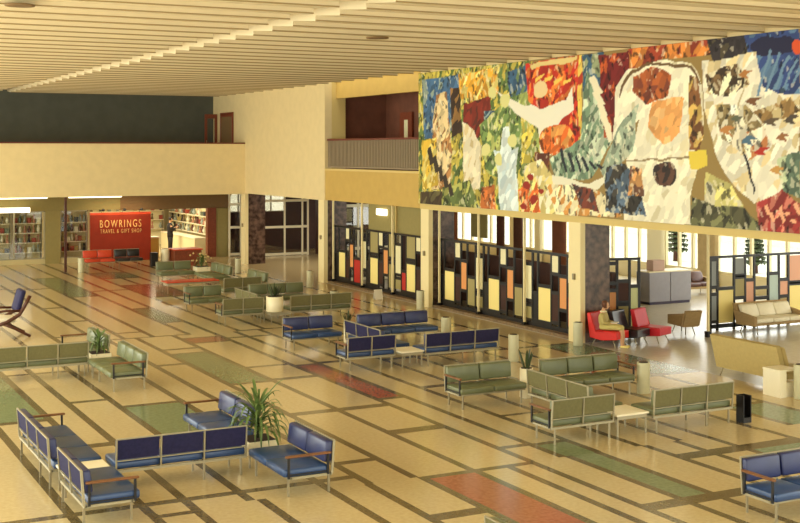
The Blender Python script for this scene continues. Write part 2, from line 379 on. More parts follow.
curtain(38.3, 39.3, 'pwhite', 'white curtain left of the bright window over the grey counter')
curtain(50.1, 50.7, 'darkwood', 'narrow brown curtain, left one seen over the screen under the mural')
curtain(48.5, 49.2, 'darkwood', 'narrow brown curtain, middle one seen over the screen under the mural')
curtain(46.9, 47.4, 'pwhite', 'white curtain seen over the screen under the mural')
curtain(45.0, 46.0, 'gallery', 'wide brown curtain near the pillar, seen over the screen under the mural')
curtain(54.6, 56.4, 'gallery', 'reddish brown curtain at the left end, seen over the screen under the mural')
o = MB().box(-.03, .03, -.6, .6, -.9, .5, .01).build('notice_board', 'olive', None, (25.6, 42.2, 2.6)); tag(o, 'plain olive board hung high behind the screen under the mural', 'board')
MB().tube([(0, -.4, .5), (0, -.4, .66)], .01).build('hanger', 'steel', o); MB().tube([(0, .4, .5), (0, .4, .66)], .01).build('hanger', 'steel', o)
def conifer(x, y, h, label):
    root = empty('conifer', (x, y, -.8), 0, label, 'tree', 'trees outside the lounge windows')
    MB().tube([(0, 0, 0), (0, 0, h*.9)], .16, 8, .04).build('trunk', 'darkwood', root)
    rnd = random.Random(int(y)); mb = MB()
    for k in range(20):
        z = h*(.08+.045*k); r = h*.27*(1-k/21.5)
        for q in range(16):
            az = q*.3927+k*.3+rnd.random()*.3; leaf_blade(mb, (0, 0, z+.25), az, r*(.75+.5*rnd.random()), .1, .2, 2.6, 4)
    mb.build('foliage', 'darkleaf', root)
def outbuilding(y0, y1, x, h, label, m):
    root = empty('outbuilding', (x, (y0+y1)/2, -.8), 0, label, 'building'); L = (y1-y0)/2
    MB().box(0, 8, -L, L, 0, h).build('wall', m, root); MB().box(-.3, 8.3, -L-.3, L+.3, h, h+.3).build('roof', 'darkwall', root)
    n = int((y1-y0)/2.4)
    for i in range(n):
        yy = -L+(i+.5)*2*L/n; f = MB().box(-.06, 0, yy-.6, yy+.6, 1.2, 2.7).build('window', 'white', root); MB().box(-.09, -.06, yy-.5, yy+.5, 1.3, 2.6).build('pane', 'pgrey', f)


# ---------------------------------------------------------------- mural (plain abstract colour fields)
FIELDS = [
    ('p', (196, 178, 78), [[36.36, 8.25], [29.39, 8.37], [29.39, 3.06], [36.36, 2.69]], (92, 112, 58), 0.5),
    ('p', (70, 104, 138), [[35.86, 7.55], [33.48, 7.62], [33.36, 6.48], [34.25, 5.54], [35.72, 5.62]], (150, 165, 150), 0.4),
    ('p', (214, 190, 140), [[34.91, 7.01], [34.25, 7.08], [33.86, 5.22], [33.99, 3.94], [35.17, 3.9], [35.17, 5.87]], (170, 120, 70), 0.4),
    ('p', (60, 44, 34), [[33.99, 7.2], [33.42, 7.17], [33.23, 5.78], [33.86, 5.6]], (150, 110, 60), 0.3),
    ('p', (222, 160, 52), [[33.48, 7.62], [31.0, 7.72], [31.11, 6.95], [32.26, 6.63], [33.36, 6.79]], (236, 214, 120), 0.45),
    ('p', (128, 46, 32), [[33.11, 6.66], [31.56, 6.85], [31.45, 5.94], [32.38, 5.52], [33.23, 5.78]], (90, 40, 30), 0.3),
    ('p', (232, 220, 186), [[33.23, 6.1], [32.5, 5.83], [32.03, 5.34], [32.14, 3.99], [33.11, 3.96]], (212, 190, 140), 0.2),
    ('p', (60, 86, 110), [[31.91, 6.37], [31.22, 6.41], [31.22, 5.57], [31.79, 5.34]], (130, 150, 150), 0.4),
    ('p', (106, 130, 72), [[32.14, 5.95], [29.91, 7.07], [29.7, 5.21], [30.34, 4.04], [31.79, 4.61]], (190, 196, 110), 0.5),
    ('p', (206, 170, 60), [[35.86, 5.55], [34.91, 5.61], [34.77, 4.04], [35.86, 3.88]], (230, 210, 120), 0.4),
    ('p', (70, 56, 40), [[36.0, 3.81], [34.51, 3.86], [34.51, 3.4], [36.0, 3.34]], (100, 92, 60), 0.3),
    ('p', (96, 110, 60), [[34.51, 3.99], [32.74, 4.28], [32.03, 3.32], [34.51, 3.34]], (170, 170, 90), 0.5),
    ('p', (196, 110, 52), [[32.03, 4.11], [31.33, 4.19], [31.22, 3.3], [32.14, 3.31]], (130, 70, 40), 0.4),
    ('p', (216, 226, 220), [[31.39, 5.22], [31.0, 5.16], [30.83, 5.87], [30.55, 5.92], [30.34, 5.21], [30.02, 5.33], [30.07, 4.63], [29.96, 3.3], [31.0, 3.25], [31.11, 4.44]], (190, 206, 206), 0.25),
    ('p', (150, 162, 88), [[29.91, 7.13], [29.28, 7.79], [28.88, 6.35], [28.63, 4.65], [29.8, 4.64]], (210, 190, 80), 0.5),
    ('p', (58, 88, 116), [[30.72, 7.53], [29.59, 7.63], [29.49, 6.88], [30.45, 6.8]], (100, 120, 80), 0.5),
    ('p', (186, 48, 30), [[29.59, 7.69], [27.06, 7.8], [26.97, 5.21], [28.58, 5.78], [29.49, 6.65]], (224, 118, 48), 0.45),
    ('p', (224, 200, 130), [[29.39, 7.68], [27.15, 7.76], [27.15, 7.65], [29.28, 7.53]], None, 0),
    ('p', (232, 196, 90), [[27.06, 7.75], [26.88, 7.74], [26.88, 5.21], [27.06, 5.21]], (180, 60, 40), 0.3),
    ('p', (236, 230, 206), [[31.22, 7.01], [29.91, 6.55], [28.63, 6.39], [27.62, 6.58], [27.34, 6.95], [27.24, 6.3], [27.81, 6.04], [28.29, 5.72], [28.29, 5.05], [28.88, 5.04], [28.98, 5.84], [30.12, 6.27]], None, 0),
    ('e', (232, 204, 150), [28.83, 6.91, 0.35, 0.25], None, 0),
    ('e', (216, 106, 40), [28.09, 5.49, 0.85, 0.44], (236, 160, 80), 0.4),
    ('p', (96, 50, 36), [[29.13, 5.16], [28.38, 5.16], [28.38, 4.38], [29.13, 4.42]], (150, 96, 52), 0.4),
    ('p', (226, 206, 130), [[29.7, 4.75], [28.88, 4.99], [28.09, 4.33], [27.9, 3.39], [29.8, 3.3]], (236, 226, 190), 0.4),
    ('p', (214, 104, 44), [[30.02, 4.05], [29.08, 4.47], [28.88, 3.46], [29.8, 3.3]], (240, 200, 120), 0.5),
    ('p', (62, 96, 120), [[26.88, 7.74], [25.91, 7.78], [26.0, 5.21], [26.79, 5.48]], (150, 160, 120), 0.45),
    ('p', (116, 140, 112), [[26.7, 7.35], [25.83, 6.52], [25.57, 5.47], [26.43, 4.47], [28.09, 4.33], [28.38, 4.93], [26.97, 5.54]], (196, 206, 176), 0.5),
    ('p', (230, 224, 196), [[28.29, 4.49], [26.52, 4.31], [25.4, 4.7], [25.32, 4.6], [26.43, 4.1], [28.29, 4.27]], None, 0),
    ('p', (236, 222, 176), [[28.58, 4.26], [26.08, 4.16], [25.16, 3.52], [28.09, 3.38]], (200, 140, 70), 0.35),
    ('p', (120, 60, 44), [[27.34, 4.29], [26.43, 4.15], [26.08, 3.58], [26.97, 3.65]], (80, 60, 60), 0.4),
    ('p', (110, 30, 28), [[26.17, 7.69], [24.43, 7.77], [24.59, 7.23], [25.32, 6.76], [25.49, 5.47], [25.91, 5.53]], (200, 90, 40), 0.4),
    ('p', (208, 128, 56), [[24.91, 7.81], [21.81, 7.85], [21.81, 7.39], [23.66, 7.42], [24.83, 7.24]], (150, 60, 36), 0.5),
    ('p', (238, 230, 200), [[25.4, 6.86], [24.91, 7.25], [23.66, 7.42], [22.57, 7.25], [22.15, 6.76], [22.08, 5.63], [22.57, 4.12], [22.5, 3.41], [25.07, 3.37], [24.99, 4.96], [24.43, 5.96], [25.57, 5.47]], (224, 212, 172), 0.18),
    ('p', (176, 92, 44), [[24.67, 7.08], [23.96, 7.29], [23.21, 7.05], [23.36, 6.52], [24.2, 6.36], [24.75, 6.68]], (120, 60, 40), 0.45),
    ('p', (226, 160, 92), [[23.96, 6.4], [22.78, 6.5], [22.92, 5.64], [23.51, 5.31], [24.12, 5.76]], (236, 184, 120), 0.3),
    ('p', (150, 164, 140), [[25.32, 5.78], [24.51, 6.37], [24.67, 5.21], [25.83, 4.43], [26.08, 4.69]], (196, 200, 170), 0.4),
    ('p', (128, 84, 46), [[22.64, 6.97], [22.29, 6.86], [22.08, 5.68], [22.22, 5.16], [22.6, 5.21]], (206, 170, 90), 0.4),
    ('p', (226, 200, 72), [[22.6, 5.16], [22.01, 5.21], [21.94, 4.84], [22.57, 4.78]], None, 0),
    ('e', (92, 62, 48), [23.51, 4.63, 0.44, 0.31], (50, 40, 36), 0.4),
    ('p', (92, 110, 128), [[25.83, 4.74], [25.07, 4.86], [24.43, 4.31], [24.2, 3.57], [25.83, 3.6]], (60, 56, 50), 0.5),
    ('p', (206, 150, 90), [[24.83, 4.81], [24.35, 4.76], [24.27, 4.06], [24.91, 4.04]], (120, 80, 60), 0.5),
    ('p', (52, 46, 48), [[22.01, 7.78], [20.58, 7.8], [20.77, 7.0], [21.67, 7.06]], (90, 80, 60), 0.4),
    ('p', (52, 70, 120), [[20.77, 7.81], [19.1, 7.84], [19.1, 6.31], [20.15, 6.53], [20.64, 7.13]], (90, 120, 150), 0.35),
    ('e', (38, 38, 66), [19.91, 7.48, 0.7, 0.22], None, 0),
    ('p', (238, 230, 204), [[22.15, 7.27], [21.54, 7.28], [20.39, 7.38], [20.15, 6.57], [19.1, 6.36], [19.1, 5.42], [19.38, 4.35], [20.45, 4.01], [21.15, 4.44], [21.74, 5.21], [22.08, 6.15]], (220, 200, 150), 0.3),
    ('p', (110, 86, 56), [[22.01, 6.98], [20.96, 7.2], [20.58, 6.68], [21.21, 6.44], [21.94, 6.56]], (232, 220, 180), 0.55),
    ('p', (150, 130, 86), [[21.67, 6.27], [20.7, 6.24], [20.09, 5.65], [20.77, 5.17], [21.48, 5.44]], (236, 226, 196), 0.6),
    ('p', (150, 118, 70), [[20.52, 6.06], [19.38, 6.37], [19.1, 6.02], [20.15, 5.78]], (200, 180, 130), 0.4),
    ('p', (186, 120, 70), [[20.83, 5.53], [20.15, 5.74], [19.97, 5.3], [20.64, 4.99]], (236, 220, 190), 0.5),
    ('p', (206, 196, 120), [[22.01, 4.7], [21.21, 4.44], [20.77, 3.96], [21.54, 3.56], [22.08, 3.9]], (240, 230, 190), 0.5),
    ('p', (76, 74, 52), [[22.5, 4.12], [21.81, 3.91], [20.77, 3.91], [20.09, 3.41], [22.5, 3.27]], (120, 120, 80), 0.5),
    ('p', (150, 52, 48), [[20.39, 4.02], [19.61, 4.35], [19.1, 4.02], [19.1, 3.26], [20.27, 3.31]], (206, 120, 100), 0.5),
    ('p', (92, 110, 90), [[19.79, 4.99], [19.1, 5.21], [19.1, 4.15], [19.61, 4.3]], (180, 190, 150), 0.5),
    ('e', (214, 84, 40), [19.18, 7.42, 0.17, 0.15], None, 0),
    ('p', (52, 48, 40), [[36.0, 3.34], [34.31, 3.38], [29.91, 3.38], [25.24, 3.37], [22.22, 3.36], [19.1, 3.34], [19.1, 3.26], [36.0, 3.14]], None, 0),
    ('e', (150, 44, 30), [29.59, 4.18, 0.2, 0.11], None, 0),
    ('e', (150, 44, 30), [29.18, 3.79, 0.2, 0.11], None, 0),
    ('e', (150, 44, 30), [29.7, 3.6, 0.16, 0.08], None, 0),
    ('e', (150, 44, 30), [28.83, 4.03, 0.15, 0.08], None, 0),
    ('e', (150, 44, 30), [29.39, 4.41, 0.16, 0.09], None, 0),
    ('e', (220, 214, 140), [30.72, 6.7, 0.27, 0.2], None, 0),
    ('e', (220, 214, 140), [31.45, 6.96, 0.23, 0.18], None, 0),
    ('e', (220, 214, 140), [30.34, 5.51, 0.27, 0.2], None, 0),
    ('e', (220, 214, 140), [31.11, 4.92, 0.23, 0.18], None, 0),
    ('e', (220, 214, 140), [31.79, 5.22, 0.23, 0.18], None, 0),
    ('p', (110, 140, 166), [[20.39, 6.41], [20.3, 6.43], [19.91, 7.35], [19.97, 7.39]], None, 0),
    ('p', (110, 140, 166), [[20.12, 6.46], [20.03, 6.48], [19.64, 7.28], [19.7, 7.33]], None, 0),
    ('p', (110, 140, 166), [[19.85, 6.52], [19.76, 6.53], [19.38, 7.22], [19.44, 7.27]], None, 0),
    ('p', (110, 140, 166), [[19.58, 6.57], [19.5, 6.59], [19.13, 7.16], [19.18, 7.21]], None, 0),
    ('p', (110, 140, 166), [[19.32, 6.62], [19.24, 6.64], [18.87, 7.1], [18.93, 7.15]], None, 0),
    ('p', (40, 44, 52), [[27.9, 5.21], [27.81, 5.27], [27.52, 4.61], [27.62, 4.56]], None, 0),
    ('p', (40, 44, 52), [[27.57, 5.13], [27.48, 5.19], [27.2, 4.64], [27.29, 4.59]], None, 0),
    ('p', (40, 44, 52), [[27.24, 5.05], [27.15, 5.11], [26.88, 4.68], [26.97, 4.62]], None, 0),
    ('p', (40, 44, 52), [[26.92, 4.97], [26.83, 5.03], [26.57, 4.71], [26.65, 4.65]], None, 0),
    ('p', (40, 44, 52), [[26.61, 4.89], [26.52, 4.95], [26.26, 4.74], [26.34, 4.68]], None, 0),
    ('p', (40, 44, 52), [[26.3, 4.82], [26.21, 4.87], [25.95, 4.77], [26.04, 4.71]], None, 0),
    ('p', (236, 226, 190), [[26.61, 7.08], [26.34, 7.17], [25.91, 6.73], [26.26, 6.69]], None, 0),
    ('p', (236, 226, 190), [[26.43, 6.75], [26.17, 6.85], [25.83, 6.41], [26.13, 6.37]], None, 0),
    ('p', (236, 226, 190), [[26.26, 6.43], [26.0, 6.52], [25.74, 6.1], [26.0, 6.05]], None, 0),
    ('p', (236, 226, 190), [[26.08, 6.11], [25.83, 6.2], [25.66, 5.78], [25.87, 5.74]], None, 0),
    ('p', (236, 226, 190), [[25.91, 5.79], [25.66, 5.89], [25.57, 5.47], [25.74, 5.42]], None, 0),
    ('p', (60, 48, 36), [[21.71, 6.97], [21.48, 7.09], [21.18, 7.03], [21.41, 6.97], [21.31, 6.85], [21.54, 6.91]], None, 0),
    ('p', (60, 48, 36), [[21.31, 6.76], [21.08, 6.89], [20.8, 6.83], [21.02, 6.77], [20.92, 6.65], [21.15, 6.71]], None, 0),
    ('p', (180, 120, 60), [[20.99, 6.93], [20.77, 7.05], [20.49, 6.99], [20.7, 6.93], [20.61, 6.82], [20.83, 6.87]], None, 0),
    ('p', (120, 80, 50), [[20.73, 6.29], [20.52, 6.41], [20.24, 6.36], [20.45, 6.3], [20.36, 6.18], [20.58, 6.24]], None, 0),
    ('p', (96, 80, 60), [[20.18, 5.83], [19.97, 5.95], [19.7, 5.9], [19.91, 5.84], [19.82, 5.73], [20.03, 5.78]], None, 0),
    ('p', (96, 100, 80), [[21.25, 5.89], [21.02, 6.02], [20.73, 5.97], [20.96, 5.91], [20.86, 5.8], [21.08, 5.85]], None, 0),
    ('p', (190, 130, 70), [[21.57, 5.63], [21.34, 5.76], [21.05, 5.71], [21.28, 5.64], [21.18, 5.53], [21.41, 5.58]], None, 0),
    ('p', (80, 110, 130), [[20.86, 5.39], [20.64, 5.52], [20.36, 5.48], [20.58, 5.41], [20.49, 5.3], [20.7, 5.35]], None, 0),
    ('p', (180, 50, 36), [[20.49, 5.17], [20.27, 5.3], [20.0, 5.25], [20.21, 5.19], [20.12, 5.08], [20.33, 5.12]], None, 0),
    ('p', (150, 100, 60), [[19.82, 5.43], [19.61, 5.56], [19.35, 5.51], [19.56, 5.45], [19.47, 5.34], [19.67, 5.38]], None, 0),
    ('p', (80, 70, 60), [[19.58, 5.86], [19.38, 5.98], [19.13, 5.93], [19.32, 5.87], [19.24, 5.76], [19.44, 5.81]], None, 0),
    ('p', (200, 150, 80), [[20.0, 4.73], [19.79, 4.86], [19.53, 4.82], [19.73, 4.76], [19.64, 4.65], [19.85, 4.69]], None, 0),
    ('p', (110, 84, 50), [[25.24, 6.5], [25.16, 6.9], [24.75, 7.24], [24.04, 7.39], [22.57, 7.2], [22.18, 6.76], [22.25, 6.76], [22.64, 7.14], [24.04, 7.32], [24.67, 7.18], [25.07, 6.85]], None, 0),
    ('p', (150, 130, 90), [[24.99, 4.96], [22.57, 5.05], [22.57, 5.0], [24.99, 4.91]], None, 0),
    ('p', (40, 36, 40), [[20.77, 5.21], [20.39, 4.33], [20.52, 4.1], [20.45, 4.32], [20.83, 5.17]], None, 0),
    ('p', (236, 170, 130), [[20.15, 3.98], [20.06, 4.05], [19.94, 3.81], [20.03, 3.77]], None, 0),
    ('p', (236, 170, 130), [[20.0, 3.81], [19.91, 3.88], [19.79, 3.65], [19.88, 3.6]], None, 0),
    ('p', (236, 170, 130), [[19.85, 3.64], [19.76, 3.71], [19.64, 3.83], [19.73, 3.78]], None, 0),
    ('p', (236, 170, 130), [[19.7, 4.0], [19.61, 4.07], [19.5, 3.66], [19.58, 3.62]], None, 0),
    ('p', (236, 170, 130), [[19.56, 3.83], [19.47, 3.9], [19.35, 3.84], [19.44, 3.79]], None, 0),
    ('p', (236, 170, 130), [[19.41, 3.67], [19.32, 3.74], [19.21, 3.68], [19.3, 3.63]], None, 0),
    ('p', (236, 170, 130), [[19.27, 4.02], [19.18, 4.08], [19.07, 3.85], [19.15, 3.81]], None, 0),
    ('p', (60, 50, 40), [[35.45, 5.22], [35.24, 5.35], [35.04, 4.76], [35.31, 4.69]], None, 0),
    ('p', (60, 50, 40), [[35.11, 4.92], [34.91, 5.05], [34.71, 4.5], [34.97, 4.43]], None, 0),
    ('p', (60, 50, 40), [[34.77, 4.63], [34.57, 4.76], [34.38, 4.25], [34.64, 4.18]], None, 0),
    ('p', (60, 50, 40), [[34.44, 4.34], [34.25, 4.48], [34.05, 4.0], [34.31, 3.93]], None, 0),
    ('p', (60, 50, 40), [[34.12, 4.06], [33.92, 4.19], [33.73, 3.75], [33.99, 3.68]], None, 0),
    ('p', (240, 200, 90), [[29.08, 7.26], [28.63, 7.35], [28.73, 7.24], [29.08, 7.15]], None, 0),
    ('p', (240, 200, 90), [[28.63, 7.21], [28.19, 7.3], [28.29, 7.19], [28.63, 7.1]], None, 0),
    ('p', (240, 200, 90), [[28.19, 7.16], [27.76, 7.25], [27.85, 7.14], [28.19, 7.05]], None, 0),
    ('p', (240, 200, 90), [[27.76, 7.11], [27.34, 7.2], [27.43, 7.09], [27.76, 7.0]], None, 0),
]

def mural():
    X = 19.52; ya, yb, za, zb = 36.1, 16.2, 3.43, 7.78
    nx, nz = 640, 150
    def inside(pt, poly):
        x, y = pt; r = False; j = len(poly)-1
        for i in range(len(poly)):
            xi, yi = poly[i]; xj, yj = poly[j]
            if (yi > y) != (yj > y) and x < (xj-xi)*(y-yi)/(yj-yi)+xi: r = not r
            j = i
        return r
    bbs = []
    for f in FIELDS:
        if f[0] == 'p': bbs.append((min(p[0] for p in f[2])-.15, max(p[0] for p in f[2])+.15, min(p[1] for p in f[2])-.15, max(p[1] for p in f[2])+.15))
        else: bbs.append((f[2][0]-f[2][2]-.1, f[2][0]+f[2][2]+.1, f[2][1]-f[2][3]-.1, f[2][1]+f[2][3]+.1))
    cols = []; vs = []
    for j in range(nz+1):
        z = za+(zb-za)*j/nz
        for i in range(nx+1):
            y = ya+(yb-ya)*i/nx
            n1 = noise.noise(Vector((y*2.2, z*2.2, 1.3))); n2 = noise.noise(Vector((y*2.2, z*2.2, 9.7)))
            py, pz = y+.07*n1, z+.07*n2; c = (150, 124, 70)
            for f, bb in zip(FIELDS, bbs):
                if not (bb[0] < y < bb[1] and bb[2] < z < bb[3]): continue
                hit = inside((py, pz), f[2]) if f[0] == 'p' else ((py-f[2][0])/f[2][2])**2+((pz-f[2][1])/f[2][3])**2 < 1
                if hit:
                    c = f[1]
                    if f[3]:
                        d_, p_ = noise.voronoi(Vector(((y+.55*z)*5.2+.5*n1, (z-.2*y)*3.4+.5*n2, f[1][0]*.1)))
                        k = noise.cell(p_[0]*7.3)*.5+.5; q = noise.cell(p_[0]*3.1+Vector((5, 3, 1)))*.5+.5
                        if k < f[4]*.75: c = f[3]
                        e = 1+(q-.5)*min(.4, f[4]*.8); c = tuple(min(250, v*e) for v in c)
                        d2, p2 = noise.voronoi(Vector(((y-.4*z)*11+n1, (z+.3*y)*7+n2, f[1][1]*.1)))
                        r2 = noise.cell(p2[0]*5.7)*.5+.5
                        if f[4] < .31: pass
                        elif r2 < f[4]*.2: c = tuple(v*.55 for v in c)
                        elif r2 > 1-f[4]*.2: c = tuple(v*.45+w_*.55 for v, w_ in zip(c, (240, 230, 196)))
            vs.append((X, y, z)); cols.append((*lin(c), 1))
    fs = [(j*(nx+1)+i, j*(nx+1)+i+1, (j+1)*(nx+1)+i+1, (j+1)*(nx+1)+i) for j in range(nz) for i in range(nx)]
    me = bpy.data.meshes.new('canvas'); me.from_pydata(vs, [], fs)
    a = me.color_attributes.new('paint', 'FLOAT_COLOR', 'POINT')
    a.data.foreach_set('color', [x for c in cols for x in c])
    m = bpy.data.materials.new('mural_paint'); m.use_nodes = True; nt = m.node_tree
    at = nt.nodes.new('ShaderNodeAttribute'); at.attribute_name = 'paint'; b = nt.nodes['Principled BSDF']
    nt.links.new(at.outputs['Color'], b.inputs['Base Color']); b.inputs['Roughness'].default_value = .6; b.inputs['Specular IOR Level'].default_value = .25
    me.materials.append(m)
    root = empty('mural', (19.56, 26.15, 3.43), 0, 'huge abstract painted mural filling the upper right wall', 'mural')
    o = bpy.data.objects.new('canvas', me); C.objects.link(o); o.parent = root; o.location = (-19.56, -26.15, -3.43)
    MB().box(-.035, .03, -9.95, 9.95, 0, 4.355).build('backing_board', 'darkwood', root)
mural()


# ---------------------------------------------------------------- benches
UP = {'blue': ('blue', 'blueseat', 'bluedark'), 'green': ('green', 'green', 'greenback'), 'red': ('redv', 'redv', 'redback'), 'black': ('blackv', 'blackv', 'blackv')}
CN = {'blue': 'blue', 'green': 'olive green', 'red': 'orange red', 'black': 'black'}
def bench(face, a0, a1, rear, n, colr, label, group, arms='', low=False):
    """face: direction the sitter looks; a0..a1: extent along the bench; rear: coordinate of the rear plane"""
    D = .72 if face[1] == 'y' else .84; L = a1-a0; m = (a0+a1)/2
    loc, rz = {'-y': ((m, rear-D/2, 0), 0), '+y': ((m, rear+D/2, 0), PI), '+x': ((rear+D/2, m, 0), PI/2), '-x': ((rear-D/2, m, 0), -PI/2)}[face]
    root = empty('lounge_bench', loc, rz, label, 'bench', group); root.scale = (1, D/.72, 1)
    fr, st, bk = UP[colr]
    h = L/2
    f = MB()
    for y in (-.27, .30): f.box(-h, h, y-.02, y+.02, .27, .31)
    for i in range(n+1):
        x = -h+.02+(L-.04)*i/n
        f.box(x-.02, x+.02, -.27, .30, .272, .308)
    f.build('frame', 'alu', root)
    xs = [-h+.09, h-.09]+([-h+L/3] if n == 3 else [])
    for x in xs:
        for y in (-.27, .30):
            MB().box(x-.014, x+.014, y-.014, y+.014, 0, .29).build('leg', 'steel', root)
    for i in range(n):
        xa, xb = -h+L*i/n+.006, -h+L*(i+1)/n-.006
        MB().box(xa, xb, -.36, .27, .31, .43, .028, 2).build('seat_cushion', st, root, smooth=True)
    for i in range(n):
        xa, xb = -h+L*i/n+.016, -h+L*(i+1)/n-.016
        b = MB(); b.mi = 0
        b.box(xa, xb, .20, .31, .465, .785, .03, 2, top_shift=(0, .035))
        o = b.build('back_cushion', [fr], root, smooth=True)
        MB().box(xa+.01, xb-.01, .312, .322, .475, .775, top_shift=(0, .032)).build('rear_panel', bk, o)
    fb = MB()
    for i in range(n+1):
        x = -h+.013+(L-.026)*i/n
        fb.box(x-.011, x+.011, .30, .33, .30, .79, top_shift=(0, .032))
    fb.box(-h, h, .336, .36, .783, .80)
    fb.box(-h, h, .312, .33, .445, .46)
    fb.build('back_frame', 'alu', root)
    for s in arms:
        x = (-h-.0) if s == 'l' else h
        a = MB().box(x-.03, x+.03, -.34, .30, .60, .635, .008, 1).build('armrest', 'wood', root)
        MB().box(x-.014, x+.014, -.31, -.28, .29, .60).box(x-.014, x+.014, .24, .27, .29, .60).box(x-.01, x+.01, -.28, .24, .335, .355).build('armrest_support', 'black', a)
    return root
def table(x0, x1, y0, y1, h, label, top='white', group='small corner tables of the seating groups'):
    root = empty('corner_table', ((x0+x1)/2, (y0+y1)/2, 0), 0, label, 'table', group)
    a, b = (x1-x0)/2, (y1-y0)/2
    MB().box(-a, a, -b, b, h-.035, h, .006, 1).build('tabletop', top, root)
    MB().box(-a+.03, a-.03, -b+.03, -b+.06, h-.10, h-.035).box(-a+.03, a-.03, b-.06, b-.03, h-.10, h-.035).box(-a+.03, -a+.06, -b+.05, b-.05, h-.09, h-.04).box(a-.06, a-.03, -b+.05, b-.05, h-.09, h-.04).build('frame', 'alu', root)
    for sx in (-1, 1):
        for sy in (-1, 1): MB().box(sx*(a-.05)-.014, sx*(a-.05)+.014, sy*(b-.045)-.014, sy*(b-.045)+.014, 0, h-.10).build('leg', 'steel', root)
    return root
gA = 'blue benches of the front left seating group'
bench('+x', 19.08, 21.6, 3.86, 3, 'blue', 'blue three-seat bench seen from its rear at the front left, with one far armrest', gA, 'r')
bench('+x', 16.95, 18.46, 3.88, 2, 'blue', 'blue two-seat bench nearest the bottom left corner with an armrest towards the viewer', gA, 'l')
bench('+y', 4.78, 6.9, 18.52, 3, 'blue', 'blue three-seat bench with its rear to the viewer, running towards the palm tub', gA)
bench('-x', 19.78, 21.5, 7.6, 2, 'blue', 'blue bench behind the palm tub, its armrest at the far end', gA, 'l')
bench('-x', 16.98, 18.5, 7.74, 2, 'blue', 'blue two-seat bench just right of the palm tub with a near wooden armrest', gA, 'r')
table(3.98, 4.7, 18.52, 19.02, .40, 'white low table in the corner between the front left blue benches')
gB = 'olive benches of the left seating group'
bench('+y', 4.6, 6.68, 28.3, 3, 'green', 'long olive bench cut by the left edge with its rear to the viewer', gB)
bench('-x', 26.15, 28.2, 7.46, 3, 'green', 'olive bench right of the leafy planter at left, with a near armrest', gB, 'r')
bench('-x', 29.05, 30.75, 7.36, 2, 'green', 'olive bench mostly hidden behind the leafy planter at left', gB, 'l')
gC = 'olive green benches of the front right seating group'
bench('-y', 12.38, 13.95, 21.82, 2, 'green', 'green two-seat bench facing the viewer, left end of the front right group', gC, 'l')
bench('+x', 18.64, 20.7, 13.66, 3, 'green', 'green bench turned sideways in the middle of the front right group', gC)
bench('+y', 12.33, 13.7, 17.85, 2, 'green', 'green two-seat bench with rear to the viewer left of the white table, wooden armrest', gC, 'r')
bench('-y', 14.5, 16.5, 21.52, 3, 'green', 'green three-seat bench facing the viewer beside the upright bin', gC, 'r')
bench('+y', 14.52, 16.44, 17.75, 3, 'green', 'green three-seat bench with rear to the viewer right of the white table', gC)
table(13.74, 14.48, 17.85, 18.55, .40, 'white low table between two green benches at front right')
gE = 'blue benches of the middle seating group'
bench('-y', 12.15, 13.58, 30.05, 2, 'blue', 'blue two-seat bench facing the viewer, leftmost of the middle blue group', gE, 'l')
bench('+x', 26.82, 28.9, 13.42, 3, 'blue', 'blue bench turned sideways in the middle blue group', gE)
bench('+y', 12.2, 13.48, 26.05, 2, 'blue', 'blue two-seat bench with rear to the viewer left of the middle white table', gE, 'r')
bench('-y', 14.16, 16.32, 29.75, 3, 'blue', 'blue three-seat bench facing the viewer at the rear of the middle group', gE)
bench('+y', 14.15, 16.24, 25.8, 3, 'blue', 'blue three-seat bench with rear to the viewer right of the middle white table', gE)
table(13.5, 14.12, 25.82, 26.5, .40, 'white low table between two blue benches in the middle of the hall')
gD = 'olive benches of the rear seating group'
bench('-y', 12.1, 13.36, 38.4, 2, 'green', 'olive two-seat bench facing the viewer at the left of the rear group', gD, 'l')
bench('+x', 35.25, 37.2, 13.42, 3, 'green', 'olive bench turned sideways behind the snake plant pot', gD)
bench('+y', 12.1, 13.4, 34.55, 2, 'green', 'olive two-seat bench with rear to the viewer left of the snake plant pot', gD, 'r')
bench('-y', 14.16, 16.1, 38.0, 3, 'green', 'olive three-seat bench facing the viewer behind the snake plant pot', gD)
bench('+y', 14.2, 16.24, 34.4, 3, 'green', 'olive three-seat bench with rear to the viewer right of the snake plant pot', gD)
table(13.45, 14.15, 34.15, 34.85, .36, 'low table carrying the white snake plant pot', 'alu')
gG = 'olive benches near the gift shop'
bench('-y', 13.8, 15.22, 47.4, 2, 'green', 'olive two-seat bench facing the viewer in front of the red counter', gG)
bench('-x', 44.2, 46.4, 15.9, 3, 'green', 'olive bench angled away just right of the flowering plant', gG)
bench('-x', 41.3, 43.1, 16.2, 2, 'green', 'small olive bench furthest right in the shop side group', gG)
bench('+y', 14.1, 15.48, 40.15, 2, 'green', 'olive bench with rear to the viewer just past the long orange table', gG)
t = table(13.0, 15.0, 43.2, 43.95, .42, 'long low orange table among the olive benches near the shop', 'redv', None); t.name = 'coffee_table'
gS = 'benches along the shop front'
bench('-y', 12.5, 13.8, 54.3, 2, 'red', 'orange red bench in front of the red sign wall', gS)
bench('-y', 13.9, 15.05, 54.3, 2, 'black', 'black bench beside the orange red bench under the sign', gS)
bench('-y', 12.46, 14.5, 13.35, 3, 'blue', 'blue bench cut by the bottom right corner, wooden armrest at its left', None, 'l')
bench('+x', 10.6, 12.62, 7.72, 3, 'green', 'green bench whose top just peeks over the bottom edge', None)

